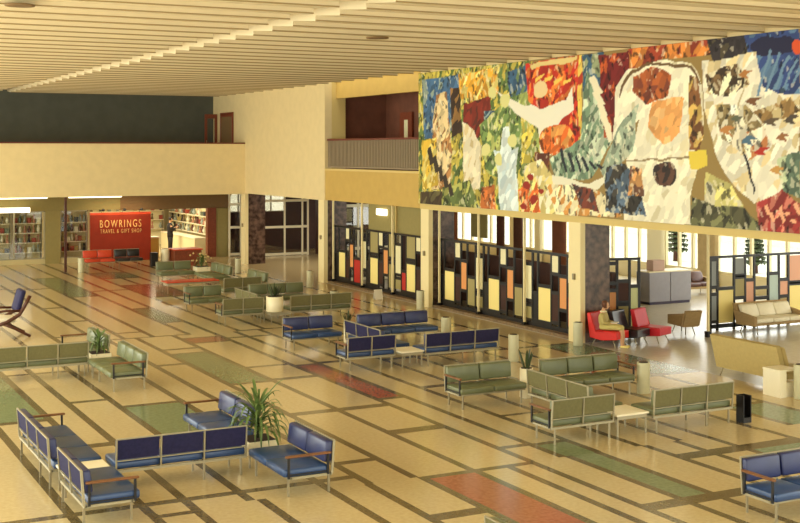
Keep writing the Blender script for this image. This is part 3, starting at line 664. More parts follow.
# ---------------------------------------------------------------- lounge chairs and sofas on the right
def shell_chair(loc, rz, m, label, seat_m=None):
    root = empty('lounge_chair', loc, rz, label, 'chair', 'armless chairs in a row by the marble pillar'); root.scale = (.96, 1.08, 1.0)
    b = MB().prism([(-.42, .22), (-.42, .42), (.20, .37), (.32, .87), (.42, .87), (.34, .22), (.0, .17)], 'x', -.34, .34)
    bmesh.ops.bevel(b.bm, geom=list(b.bm.edges), offset=.02, segments=2, profile=.5, affect='EDGES')
    b.build('body', m, root, smooth=False)
    MB().box(-.29, .29, -.38, .18, .395, .425, .012, 1, ).build('seat_pad', seat_m or m, root)
    for sx in (-1, 1):
        for sy, y in ((-1, -.28), (1, .22)):
            MB().tube([(sx*.24, y, .19), (sx*.29, y+sy*.09, 0)], .016, 8, .011).build('leg', 'alu', root)
    return root
shell_chair((20.0, 26.38, 0), PI*.12, 'scarlet', 'scarlet armless lounge chair in which the woman sits')
shell_chair((20.74, 26.42, 0), PI*.12, 'blackv', 'black armless lounge chair between the two red ones')
shell_chair((21.48, 26.42, 0), PI*.12, 'crimson', 'empty crimson armless lounge chair right of the black one')

def sofa(loc, rz, L, label, body='tanside', cush='cream', arms=True, name='sofa', group=None, zb=.24, seat=.40, back=.80):
    root = empty(name, loc, rz, label, 'sofa', group); h = L/2
    b = MB().box(-h, h, -.36, .36, zb, seat-.08, .02)
    b.build('base', body, root)
    n = max(1, round(L/.7))
    bk = MB().prism([(.24, zb+.02), (.36, zb-.02), (.56, back), (.46, back+.02)], 'x', -h, h)
    bk.build('backrest', body, root)
    for i in range(n):
        xa, xb = -h+(.06 if arms else 0)+(L-(.12 if arms else 0))*i/n, -h+(.06 if arms else 0)+(L-(.12 if arms else 0))*(i+1)/n
        MB().box(xa+.005, xb-.005, -.38, .24, seat-.08, seat+.04, .03).build('seat_cushion', cush, root, smooth=True)
        MB().box(xa+.005, xb-.005, .14, .27, seat+.04, back-.02, .04, top_shift=(0, .16)).build('back_cushion', cush, root, smooth=True)
    if arms:
        for s in (-1, 1):
            MB().prism([(-.38, zb), (.34, zb), (.46, .62), (-.38, .50)], 'x', s*h-.05, s*h+.05).build('armrest', body, root)
    for sx in (-1, 1):
        for sy, y in ((-1, -.28), (1, .26)):
            MB().tube([(sx*(h-.15), y, zb+.01), (sx*(h-.1), y+sy*.08, 0)], .018, 8, .012).build('leg', 'steel', root)
    return root
sofa((25.8, 26.3, 0), 0, 2.0, 'cream cushioned sofa with tan sides standing before the right hand screen')
# tan sofa seen from behind
sofa((19.98, 20.72, 0), PI/2, 2.1, 'tan sofa with its broad plain back to the viewer, at the right', 'tan', 'tan', False, zb=.22, seat=.42, back=.95)
sofa((23.3, 27.2, 0), PI*.95, .5, 'tan armchair with its back to the viewer beside the pale pole', 'tanside', 'cream', True, 'armchair', None, .24, .40, .68)
sofa((29.6, 34.3, 0), 0, 1.9, 'brown sofa far inside the inner lounge behind the grey counter', 'tanside', 'darkwood', True)

root = empty('side_table', (19.15, 19.35, 0), 0, 'white end table with a dark open compartment beside the tan sofa', 'table')
MB().box(-.2, .34, -.26, .26, .54, .58, .006, 1).build('tabletop', 'white', root)
MB().box(-.2, -.02, -.26, .24, 0, .54).build('side_panel', 'white', root)
MB().box(-.02, .3, -.24, .24, 0, .30).build('lower_box', 'white', root)
MB().box(-.02, .28, .18, .24, .30, .54).build('back_panel', 'darkwood', root)
root = empty('coffee_table', (26.5, 24.9, 0), 0, 'pale low coffee table in front of the cream sofa', 'table')
MB().box(-.75, .75, -.3, .3, .38, .42, .01, 1).build('tabletop', 'white', root)
for sx in (-1, 1):
    for sy in (-1, 1): MB().tube([(sx*.62, sy*.2, .38), (sx*.68, sy*.24, 0)], .015).build('leg', 'steel', root)
# grey counter
root = empty('counter', (27.35, 32.95, 0), 0, 'grey two-panel service counter on a dark plinth in the inner lounge', 'counter')
MB().box(-.86, .86, -.32, .32, 0, .09).build('plinth', 'deskbase', root)
MB().box(-.9, -.01, -.35, .35, .09, 1.08, .01, 1).build('front_panel', 'desk', root)
MB().box(.01, .9, -.35, .35, .09, 1.08, .01, 1).build('front_panel', 'desk', root)
MB().box(-.94, .94, -.38, .38, 1.08, 1.12, .006, 1).build('countertop', 'white', root)
o = MB().box(-.25, .25, -.18, .18, 0, .36, .02).build('display_case', 'pink', None, (26.95, 32.9, 1.12)); tag(o, 'pinkish box standing on the left end of the grey counter', 'box')

# wooden armchair at the left edge
root = empty('wooden_armchair', (6.0, 35.5, 0), -PI*.5, 'dark wooden armchair with a blue back pad at the left edge', 'chair'); root.scale = (1.15, 1.15, 1.15)
MB().box(-.34, .34, .22, .34, .62, 1.12, .04, top_shift=(0, .14)).build('back_cushion', 'bluedark', root, smooth=True)
MB().box(-.32, .32, -.36, .24, .36, .48, .04).build('seat_cushion', 'cream', root, smooth=True)
for s in (-1, 1):
    MB().tube([(s*.38, .55, 1.0), (s*.38, .45, .8), (s*.38, .30, .55), (s*.38, 0, .38), (s*.38, -.35, .28)], .045, 8).build('side_frame', 'darkwood', root)
    MB().tube([(s*.38, -.45, .62), (s*.38, 0, .66), (s*.38, .36, .64)], .03, 8).build('armrest', 'darkwood', root)
    MB().tube([(s*.38, -.1, .36), (s*.38, .2, .22), (s*.38, .5, .05), (s*.38, .56, .02)], .035, 8).build('leg', 'darkwood', root)
    MB().tube([(s*.38, -.35, .3), (s*.38, -.42, .02)], .03, 8).build('leg', 'darkwood', root)
MB().tube([(-.38, .1, .33), (.38, .1, .33)], .025).tube([(-.38, -.3, .3), (.38, -.3, .3)], .025).build('stretcher', 'darkwood', root)

# ---------------------------------------------------------------- bins
def ash_bin(x, y, label, r=.13, h=.62, m='bin'):
    root = empty('ash_bin', (x, y, 0), 0, label, 'bin', 'upright cylinder bins about the hall')
    MB().lathe([(r*.96, 0), (r, .02), (r, h-.02), (r*.97, h)], n=24).build('body', m, root)
    MB().lathe([(r*.72, h), (r*.72, h+.006), (r*.7, h+.008)], n=24).build('sand_tray', 'soil', root)
ash_bin(19.3, 26.75, 'pale bin in front of the pillar next to the scarlet chair')
ash_bin(19.1, 35.2, 'pale bin at the foot of the pillar between the two tall screens')
ash_bin(18.5, 42.9, 'pale bin at the foot of the pillar left of the tall screens')
ash_bin(17.9, 49.2, 'pale bin by the marble pillar at the shop corner')
ash_bin(12.05, 52.5, 'pale bin at the left of the orange red bench')
ash_bin(16.2, 54.1, 'white bin before the shop opening', .2, .75, 'potwhite')
ash_bin(16.75, 20.85, 'pale bin at the right end of the green bench at front right', .14, .66)
ash_bin(17.1, 30.0, 'pale bin just past the rear blue bench of the middle group', .14, .5)
ash_bin(16.45, 25.5, 'pale bin against the right end of the middle blue bench', .13, .66)
ash_bin(16.95, 37.3, 'small pale bin seen over the rear olive bench', .13, .5)
ash_bin(19.3, 18.85, 'pale bin beside the white end table at the right edge', .15, .72)
root = empty('waste_box', (16.68, 17.75, 0), 0, 'black open waste box at the end of the front right green bench', 'bin')
MB().box(-.1, .1, -.1, .1, 0, .1).build('base', 'black', root); MB().box(-.1, -.08, -.1, .1, .1, .52).box(.08, .1, -.1, .1, .1, .52).box(-.08, .08, .08, .1, .1, .52).build('panel', 'black', root)
o = MB().box(-.16, .16, -.14, .14, 0, .62, .02).build('waste_box', 'black', None, (15.62, 53.9, 0)); tag(o, 'black square bin right of the black bench under the sign', 'bin')
root = empty('floor_sign', (19.1, 38.3, 0), 0, 'small white folded card sign on the floor before the tall screen', 'sign')
MB().box(-.14, .14, -.1, -.085, 0, .34, top_shift=(0, .08)).build('front_board', 'paper', root); MB().box(-.14, .14, .085, .1, 0, .34, top_shift=(0, -.08)).build('rear_board', 'paper', root)

# ---------------------------------------------------------------- plants
def leaf_blade(mb, base, az, length, rise, width, droop, seg=7):
    pts = []
    for i in range(seg+1):
        t = i/seg; r = length*t*(1-.25*t*droop); z = rise*t-droop*rise*1.15*t*t*t
        pts.append(Vector((base[0]+r*math.cos(az), base[1]+r*math.sin(az), base[2]+z)))
    side = Vector((-math.sin(az), math.cos(az), 0)); prev = None
    for i, p in enumerate(pts):
        t = i/seg; wv = width*math.sin(PI*min(1, .12+.88*t))**.7*(1 if i < seg else 0)+.002
        cur = (mb.bm.verts.new(p-side*wv), mb.bm.verts.new(p+Vector((0, 0, -.25*wv))), mb.bm.verts.new(p+side*wv))
        if prev:
            mb.bm.faces.new((prev[0], prev[1], cur[1], cur[0])); mb.bm.faces.new((prev[1], prev[2], cur[2], cur[1]))
        prev = cur
def palm(loc, label, potdim, ht, spread, n, name='potted_palm', flowers=False, lm='leaf'):
    root = empty(name, loc, 0, label, 'plant'); a, b, h, z0 = potdim
    MB().box(-a, a, -b, b, z0, z0+h, .015).build('planter', 'potwhite', root)
    MB().box(-a+.03, a-.03, -b+.03, b-.03, z0+h, z0+h+.012).build('soil', 'soil', root)
    if z0 > .1:
        for sx in (-1, 1):
            for sy in (-1, 1): MB().box(sx*(a-.04)-.014, sx*(a-.04)+.014, sy*(b-.04)-.014, sy*(b-.04)+.014, 0, z0).build('leg', 'steel', root)
    rnd = random.Random(len(label)); mb = MB()
    mb2 = MB().tube([(0, 0, z0+h), (.02, .01, z0+h+ht*.5)], .022, 8, .014); mb2.build('stem', 'darkleaf', root)
    for i in range(n):
        t = i/n; az = i*2.4+rnd.random()*.4; zb = z0+h+ht*(.08+.42*t)
        leaf_blade(mb, (0, 0, zb), az, spread*(.75+.35*rnd.random())*(1-.45*t), ht*(.3+.4*t)*(.8+.4*rnd.random()), .018+.012*rnd.random(), 1.35*(1-t)+.3)
    f = mb.build('foliage', lm, root)
    if flowers:
        fl = MB()
        for i in range(26):
            az = rnd.random()*6.28; r = spread*rnd.random()*.9; z = z0+h+ht*(.35+.5*rnd.random())
            bmesh.ops.create_icosphere(fl.bm, subdivisions=1, radius=.04, matrix=Matrix.Translation((r*math.cos(az), r*math.sin(az), z)))
        fl.build('blossom', 'flower', root)
def snake(loc, label, r, h, ht, n):
    root = empty('snake_plant', loc, 0, label, 'plant')
    MB().lathe([(r*.9, 0), (r, .02), (r, h), (r*.9, h)], n=24).build('pot', 'potwhite', root)
    MB().lathe([(r*.85, h), (r*.85, h+.008)], n=24).build('soil', 'soil', root)
    rnd = random.Random(n); mb = MB()
    for i in range(n):
        az = i*2.4; rr = r*.6*rnd.random(); leaf_blade(mb, (rr*math.cos(az), rr*math.sin(az), h), az, .10+.1*rnd.random(), ht*(.65+.35*rnd.random()), .028, .05)
    mb.build('foliage', 'darkleaf', root)
palm((7.3, 19.12, 0), 'large arching palm in a white box between the front left blue benches', (.26, .26, .22, .2), 1.0, 1.0, 70)
palm((6.98, 28.62, 0), 'leafy plant in a white square box between the left olive benches', (.24, .24, .26, .22), .66, .5, 34, 'potted_plant')
palm((15.6, 47.1, 0), 'yellow flowering plant in a white box near the shop', (.28, .28, .3, .26), .62, .55, 40, 'potted_plant', True)
snake((13.68, 34.4, .36), 'snake plant in a round white pot on the low table at the rear group', .26, .45, .45, 16)
snake((14.27, 21.62, 0), 'snake plant in a white pot between two front right green benches', .14, .62, .48, 9)
snake((14.08, 30.1, 0), 'small snake plant just left of the rear blue bench', .1, .55, .34, 6)

for x, y, h, k in ((44, 52, 5.5, 'dark conifer outside, seen over the counter window'), (46, 62, 6.5, 'dark conifer outside, seen between brown curtains'), (43, 45, 4.5, 'small conifer outside behind the cream sofa screen')): conifer(x, y, h, k)
outbuilding(50, 84, 56, 3.6, 'long pale low building outside, far beyond the lounge windows', 'pwhite')
outbuilding(18, 44, 60, 3.0, 'low building outside beyond the cream sofa and its screen', 'psage')
# ---------------------------------------------------------------- screens
def screen(name, P0, P1, H, cols, label, z0=.08, th=.05, group=None):
    """cols: list of (width share, [(za, zb, panel material or None)...]); frame bars between and around"""
    P0 = Vector((P0[0], P0[1], 0)); P1 = Vector((P1[0], P1[1], 0)); d = P1-P0; L = d.length
    root = empty(name, P0, math.atan2(d.y, d.x), label, 'screen', group)
    tot = sum(c[0] for c in cols); x = 0; bw = .07
    MB().box(0, L, -th/2, th/2, H-.07, H).build('top_rail', 'black', root)
    MB().box(0, L, -th/2, th/2, z0, z0+.12).build('bottom_rail', 'black', root)
    for i in range(len(cols)+1):
        xx = min(max(x, bw/2), L-bw/2)
        MB().box(xx-bw/2, xx+bw/2, -th/2, th/2, 0 if z0 < .08 else z0+.12, H-.07).build('post', 'black', root)
        if i < len(cols):
            wd = cols[i][0]/tot*L
            for (za, zb, pm) in cols[i][1]:
                if pm: MB().box(x+bw/2, x+wd-bw/2, -.012, .012, za, zb).build('panel', pm, root)
                if zb < H-.12: MB().box(x+bw/2, x+wd-bw/2, -th/2+.002, th/2-.002, zb, zb+.10).build('crossbar', 'black', root)
                if za > z0+.2: MB().box(x+bw/2, x+wd-bw/2, -th/2+.002, th/2-.002, za-.10, za).build('crossbar', 'black', root)
            x += wd
    return root
K = 'black'
def third(a, last=False, olive_top=False):
    t = 'polive' if olive_top else None
    c = [(.55, [(.3, 1.0, K)]),
         (1.35, [(.3, 1.24, 'pyellow')]+([(1.45, 2.2, 'polive')] if olive_top else [])),
         (.75, [(1.74, 2.2, 'pcream'), (.35, 1.1, 'brownwall')]),
         (.8, [(.75, 1.6, 'porange')]),
         (1.0, [(.28, 1.12, 'polive')]+([(1.4, 2.2, 'polive')] if olive_top else [])),
         (.95, [(.85, 1.82, 'pcream'), (.28, .62, 'polive')])]
    if last: c[4] = (1.2, [(.28, 1.1, 'pred'), (1.5, 2.2, 'pwhite')]); c = c[:5]
    return c
screen('divider_screen', (20.0, 43.95), (20.0, 36.05), 2.27, [(.8, [(.3, 1.1, K)])]+[(1.25, [(.3, 1.24, 'pyellow')]), (.7, [(1.8, 2.2, 'pcream'), (.3, 1.0, 'brownwall')]), (.7, [(.75, 1.6, 'porange')]), (1.2, [(.2, 1.05, 'pred')]), (.95, [(.8, 1.8, 'pcream')])]+third(1, False, True)+[(.7, [(.3, .9, 'pred')])]+third(1, True, True)[1:4]+[(.6, [(.3, 1.2, 'brownwall')])], 'tall black framed screen with coloured panels under the ochre balcony')
screen('divider_screen', (20.0, 35.45), (20.0, 27.6), 2.29, third(0)+third(1)+third(2, True), 'tall black framed screen with coloured panels under the left end of the mural')
screen('divider_screen', (20.62, 27.62), (21.85, 27.35), 2.2, [(1, [(.25, 1.35, 'pgrey'), (1.5, 2.1, 'pcream')]), (.9, [(.25, 1.25, 'porange'), (1.55, 2.0, None)]), (1.3, [(.25, .85, 'polive'), (1.0, 1.5, 'brownwall')]), (1.1, [(.25, 1.35, 'psage')])], 'short black framed screen behind the red and black chairs', .06)
screen('divider_screen', (24.2, 27.15), (28.9, 27.15), 2.15, [(.7, [(.3, 1.0, 'pgrey'), (1.3, 2.0, 'pgrey')]), (1.5, [(.2, 1.15, 'pyellow')]), (1.0, [(.95, 1.45, 'polive'), (1.6, 2.05, 'pgrey')]), (.85, [(.6, 1.35, 'ppink')]), (1.3, [(.9, 1.1, None)]), (1.0, [(.6, 1.5, 'pblue')]), (.9, [(.9, 1.3, 'ppink')]), (1.35, [(.3, 1.15, 'pyellow'), (1.3, 2.05, 'ppink')]), (1.2, [(.4, 1.2, 'pgrey')]), (1.3, [(.4, 1.0, 'polive'), (1.3, 2.0, 'pcream')])], 'black framed screen with pale panels behind the cream sofa', .06)
def pole(x, y, k):
    o = MB().box(x-.03, x+.03, y-.03, y+.03, .16, 3.25).build('support_pole', 'pier'); tag(o, k, 'pole', 'pale poles along the screens')
    b = MB().box(x-.07, x+.07, y-.07, y+.07, 0, .16).build('pole_base', 'black', o)
for x, y, k in ((19.9, 35.36, 'pale pole at the left end of the screen under the mural'), (19.9, 32.85, 'pale pole at the left third of the screen under the mural'), (19.9, 30.25, 'pale pole at the right third of the screen under the mural'),
                (19.9, 43.85, 'pale pole at the left end of the screen under the balcony'), (19.9, 41.25, 'pale pole at the left third of the screen under the balcony'), (19.9, 38.75, 'pale pole at the right third of the screen under the balcony'), (23.4, 26.3, 'pale pole standing free between armchair and cream sofa')):
    pole(x, y, k)
sbox('trim_11', 'plinth', 19.72, 20.3, 27.54, 35.48, 0, .08)
sbox('trim_12', 'plinth', 19.72, 20.3, 36.02, 43.98, 0, .08)
o = MB().box(-.03, .03, -.42, .42, -.12, .12, .03).build('wall_light', 'lamp', None, (20.07, 39.95, 2.95)); tag(o, 'white rounded illuminated box high on the olive wall', 'light')

# ---------------------------------------------------------------- gallery railing and doors
root = empty('gallery_railing', (19.75, 40.05, 4.5), 0, 'gallery railing with close vertical bars left of the mural', 'railing')
MB().box(-.05, .05, -3.95, 3.95, 1.08, 1.15).build('handrail', 'railwood', root)
MB().box(-.02, .02, -3.95, 3.95, .04, .08).build('bottom_rail', 'railgrey', root)
for i in range(64):
    y = -3.9+7.8*i/63
    MB().box(-.018, .018, y-.03, y+.03, .08, 1.08).build('baluster', 'railgrey', root)
struct(MB().box(-.04, .04, -.5, .5, 0, 2.2).build('door_3', 'redwood', None, (22.34, 42.3, 4.5)))
MB().box(-.05, -.04, -.18, .12, .5, 1.9).build('door_pane', 'pcream', bpy.data.objects['door_3'])
def door_leaf(name, loc, rz, wd, lite, h=2.45):
    o = MB().box(0, .12, -.03, .03, 0, h).box(wd-.12, wd, -.03, .03, 0, h).box(.12, wd-.12, -.03, .03, 0, .3).box(.12, wd-.12, -.03, .03, h-.2, h).build(name, 'redwood', None, loc)
    o.rotation_euler = (0, 0, rz); struct(o)
    MB().box(.12, wd-.12, -.008, .008, .3, h-.2).build('door_panel', lite, o)
    MB().tube([(.07, -.03, 1.05), (.07, -.07, 1.05), (.07, -.07, 1.2)], .012).build('door_handle', 'alu', o)
door_leaf('door_4', (18.95, 56.75, 4.5), 0, .62, 'glass')
door_leaf('door_5', (19.56, 56.2, 4.5), -PI/2, 1.75, 'header', 2.5)

# ---------------------------------------------------------------- gift shop
root = empty('sign_wall', (14.92, 57.0, 0), 0, 'large orange red free-standing sign wall with pale lettering at the shop entrance', 'sign')
MB().box(-1.43, 1.43, -.08, .08, .02, 2.2).build('board', 'signred', root)
MB().box(-1.43, 1.43, -.08, .10, 2.2, 2.3).build('top_edge', 'redv', root)
def text(s, name, x, z, size, spacing, depth, parent, width):
    cu = bpy.data.curves.new(name, 'FONT'); cu.body = s; cu.size = size; cu.extrude = depth; cu.space_character = spacing; cu.align_x = 'CENTER'; cu.align_y = 'CENTER'
    cu.offset = -.0015
    o = bpy.data.objects.new(name, cu); C.objects.link(o); o.parent = parent; o.location = (x, -.095, z); o.rotation_euler = (PI/2, 0, 0)
    cu.materials.append(M['letter'])
    bpy.context.view_layer.update()
    if o.dimensions.x > 0: o.scale = (width/o.dimensions.x, 1, 1)
text('BOWRINGS', 'sign_lettering', -.02, 1.76, .5, 1.35, .012, root, 1.95)
text('TRAVEL & GIFT SHOP', 'small_lettering', -.0, 1.42, .27, 1.3, .01, root, 1.95)
for x in (-.9, .1, .9):
    MB().tube([(x, 0, 2.3), (x, -.02, 2.42), (x, -.3, 2.45)], .012).lathe([(.05, 2.38), (.09, 2.44), (.04, 2.5)], x, -.34, 12).build('spot_lamp', 'black', root)
area('sign_lamp', (14.9, 56.35, 2.75), (math.radians(25), 0, 0), 2.6, .1, 26, (1, .85, .55))
# window strip light; glowing strips added as the bright line under the balcony edge
for xa, xb, y, k in ((7.3, 10.75, 56.9, 'white fluorescent strip light over the left display window'), (8.0, 10.8, 53.3, 'thin glowing strip under the balcony edge at the far left'), (11.7, 14.0, 53.3, 'thin glowing strip under the balcony edge above the sign')):
    o = MB().box(xa, xb, y-(.12 if y > 55 else .05), y+(.12 if y > 55 else .05), 2.40 if y > 55 else 3.15, 2.62 if y > 55 else 3.209, .02).build('glow_strip', 'lamp'); tag(o, k, 'light')
# red topped counter
root = empty('display_counter', (17.1, 53.9, 0), 0, 'display counter with an orange red top before the shop opening', 'counter')
MB().box(-.65, .6, -.45, .45, 0, .7).build('body', 'redwood', root); MB().box(-.7, .66, -.5, .5, .7, .75, .01, 1).build('countertop', 'redv', root)
# shelves and goods
GOODS = [('gift_box', (150, 64, 50), 'red'), ('gift_box', (226, 220, 190), 'white'), ('gift_box', (70, 76, 80), 'slate'), ('gift_box', (170, 150, 90), 'mustard'), ('gift_box', (120, 130, 110), 'sage'),
         ('vase', (220, 214, 186), 'cream'), ('vase', (84, 96, 80), 'green'), ('vase', (96, 54, 40), 'brown'), ('vase', (150, 160, 150), 'silver'),
         ('doll', (40, 34, 30), 'black'), ('doll', (180, 126, 96), 'pink'), ('doll', (150, 158, 146), 'grey'), ('doll', (104, 86, 56), 'tan')]
def goods_mesh(kind, rgb, cn):
    m_ = mat('goods_'+kind+'_'+cn, rgb, .5)
    mb = MB()
    if kind == 'gift_box': mb.box(-.11, .11, -.08, .08, 0, .2, .01, 1).box(-.115, .115, -.085, .085, .16, .205)
    elif kind == 'vase': mb.lathe([(.05, 0), (.1, .08), (.11, .15), (.05, .24), (.06, .3)], n=12)
    else: mb.lathe([(.1, 0), (.09, .06), (.05, .17), (.03, .2), (.06, .23), (.065, .28), (.03, .33)], n=12)
    o = mb.build(kind, m_); me = o.data; bpy.data.objects.remove(o); return me
GM = [(g[0], g[2], goods_mesh(*g)) for g in GOODS]
def shelf_unit(x0, x1, y, zs, label, where, dens, back='shelf', axis='x', gname=None):
    root = empty('display_shelf', ((x0+x1)/2, y, 0) if axis == 'x' else (y, (x0+x1)/2, 0), 0 if axis == 'x' else -PI/2, label, 'shelf'); h = (x1-x0)/2
    MB().box(-h, h, .2, .23, 0, 2.6).build('back_panel', back, root)
    for z in zs: MB().box(-h+.02, h-.02, -.2, .2, z-.03, z).build('shelf_board', 'white', root)
    for s in (-1, 1): MB().box(s*h-.02, s*h+.02, -.2, .2, 0, 2.6).build('upright', 'alu', root)
    rows = ['bottom', 'second', 'third', 'fourth', 'fifth', 'top']
    rnd = random.Random(int(x0*100)+len(label)); idx = 0
    for zi, z in enumerate(zs):
        n = max(3, int((x1-x0)/dens)); last = -1
        for i in range(n):
            k = rnd.randrange(len(GM))
            while k == last: k = rnd.randrange(len(GM))
            last = k
            kind, cn, me = GM[k]
            off = x0+.14+(x1-x0-.28)*i/(n-1)
            ob = bpy.data.objects.new(kind, me); C.objects.link(ob)
            ob.location = (off, y+rnd.uniform(-.08, .06), z+.003) if axis == 'x' else (y+rnd.uniform(-.08, .06), off, z+.003)
            s = rnd.uniform(.95, 1.2); ob.scale = (.76, 1, s) if axis == 'x' else (1, .95, s)
            pos = 'left end' if i == 0 else 'right end' if i == n-1 else ['left part', 'middle', 'right part'][min(2, int(3*i/n))]
            kn = kind.replace('_', ' ')
            tag(ob, '%s %s, %s of the %s shelf, %s' % (cn, kn, pos, rows[min(zi, 5)], where), kn, 'goods on the %s shelf of %s' % (rows[min(zi, 5)], where))
Z5 = [.5, .95, 1.4, 1.85]
shelf_unit(8.95, 10.1, 58.1, Z5, 'crowded display shelf in the window at the left edge', 'the far left window', .2)
shelf_unit(10.2, 11.5, 58.1, Z5, 'crowded display shelf in the window left of the olive pier', 'the window left of the pier', .2)
shelf_unit(12.2, 13.6, 58.1, Z5, 'crowded display shelf in the narrow window left of the sign wall', 'the window beside the sign', .2)
shelf_unit(58.6, 65.8, 20.1, [.95, 1.4, 1.85], 'long lit shelf along the right wall inside the shop', 'the right shop wall', .42, 'pcream', 'y')
shelf_unit(15.6, 19.7, 66.2, [.9, 1.4, 1.9], 'lit shelf along the rear wall inside the shop', 'the rear shop wall', .42, 'pcream')
root = empty('glass_counter', (19.35, 61.5, 0), 0, 'pale lit sales counter running back along the right side of the shop', 'counter')
MB().box(-.3, .3, -2.9, 2.9, 0, .8).build('body', 'pcream', root); MB().box(-.33, .33, -2.95, 2.95, .8, .86, .01, 1).build('countertop', 'white', root)
root = empty('stand', (16.75, 58.6, 0), 0, 'ochre display stand just right of the sign wall', 'stand')
MB().box(-.4, .4, -.3, .3, 0, .95, .02).build('body', 'ochre', root); MB().box(-.42, .42, -.32, .32, .95, 1.0).build('top', 'white', root)

# ---------------------------------------------------------------- people
def skin_body(name, chains, material, parent, subdiv=1):
    """chains: list of lists of (point, radius); first point of a later chain may repeat an earlier one exactly"""
    bm = bmesh.new(); lay = bm.verts.layers.skin.verify(); seen = {}
    for ch in chains:
        prev = None
        for (p, r) in ch:
            key = tuple(round(c, 4) for c in p)
            v = seen.get(key)
            if v is None:
                v = bm.verts.new(p); seen[key] = v
                rr = r if isinstance(r, tuple) else (r, r); v[lay].radius = rr
            if prev is not None and prev is not v and not bm.edges.get((prev, v)): bm.edges.new((prev, v))
            prev = v
    bm.verts.ensure_lookup_table(); bm.verts[0][lay].use_root = True
    me = bpy.data.meshes.new(name); bm.to_mesh(me); bm.free(); me.materials.append(M[material])
    o = bpy.data.objects.new(name, me); C.objects.link(o); o.parent = parent
    sk = o.modifiers.new('skin', 'SKIN'); sk.use_smooth_shade = True
    ss = o.modifiers.new('sub', 'SUBSURF'); ss.levels = subdiv; ss.render_levels = subdiv
    return o
def hand(wrist, d, up, s=1.0):
    """finger chains from a wrist point; d along the hand, up = back of the hand"""
    d = Vector(d).normalized(); up = Vector(up).normalized(); side = d.cross(up).normalized(); wv = Vector(wrist)
    palm = wv+d*.07*s; out = [[(tuple(wv), .022), (tuple(palm), (.030, .018))]]
    for k, (o_, l) in enumerate(((-.027, .070), (-.009, .080), (.009, .075), (.027, .058))):
        a = palm+side*o_*.9+d*.022; b = a+d*l*.45-up*.008; c = b+d*l*.40-up*.026
        out.append([(tuple(palm), .02), (tuple(a), .0095), (tuple(b), .0085), (tuple(c), .0075)])
    a = wv+d*.03-side*.032; b = a+d*.03-side*.018-up*.01; out.append([(tuple(wv), .022), (tuple(a), .011), (tuple(b), .009)])
    return out
def head_parts(parent, c, fwd, hairmat, long=False):
    c = Vector(c); fwd = Vector(fwd).normalized(); side = fwd.cross(Vector((0, 0, 1))).normalized()
    bm = bmesh.new(); bmesh.ops.create_uvsphere(bm, u_segments=18, v_segments=12, radius=1)
    rot = Matrix((side, fwd, Vector((0, 0, 1)))).transposed()
    for v in bm.verts:
        q = v.co.copy(); zz = q.z*.118; nar = 1-.18*max(0, -q.z)
        v.co = rot@Vector((q.x*.076*nar, q.y*.094*nar, zz))+c
    me = bpy.data.meshes.new('face'); bm.to_mesh(me); bm.free(); me.materials.append(M['skin'])
    for p in me.polygons: p.use_smooth = True
    h = bpy.data.objects.new('head', me); C.objects.link(h); h.parent = parent
    def ball(name, off, rad, m_):
        b = MB(); bmesh.ops.create_icosphere(b.bm, subdivisions=2, radius=1, matrix=Matrix.Translation(c+side*off[0]+fwd*off[1]+Vector((0, 0, off[2])))@(rot.to_4x4()@Matrix.Diagonal((*rad, 1))))
        return b.build(name, m_, h, smooth=True)
    for s in (-1, 1):
        ball('eye', (s*.03, .083, .008), (.012, .008, .008), 'hairdark'); ball('ear', (s*.075, .0, -.005), (.012, .02, .03), 'skin')
    ball('nose', (0, .094, -.018), (.012, .018, .02), 'skin'); ball('mouth', (0, .082, -.055), (.022, .008, .008), 'pred')
    b = MB(); bmesh.ops.create_uvsphere(b.bm, u_segments=18, v_segments=12, radius=1)
    for v in b.bm.verts:
        q = v.co.copy()
        if q.y > .35 and q.z < .55: q.y = .35
        if not long and q.z < -.35: q.z = -.35
        v.co = rot@Vector((q.x*(.09 if not long else .096), q.y*.108-.012, q.z*(.128 if not long else .118)+.014))+c
    b.build('hair', hairmat, h, smooth=True)
    return h
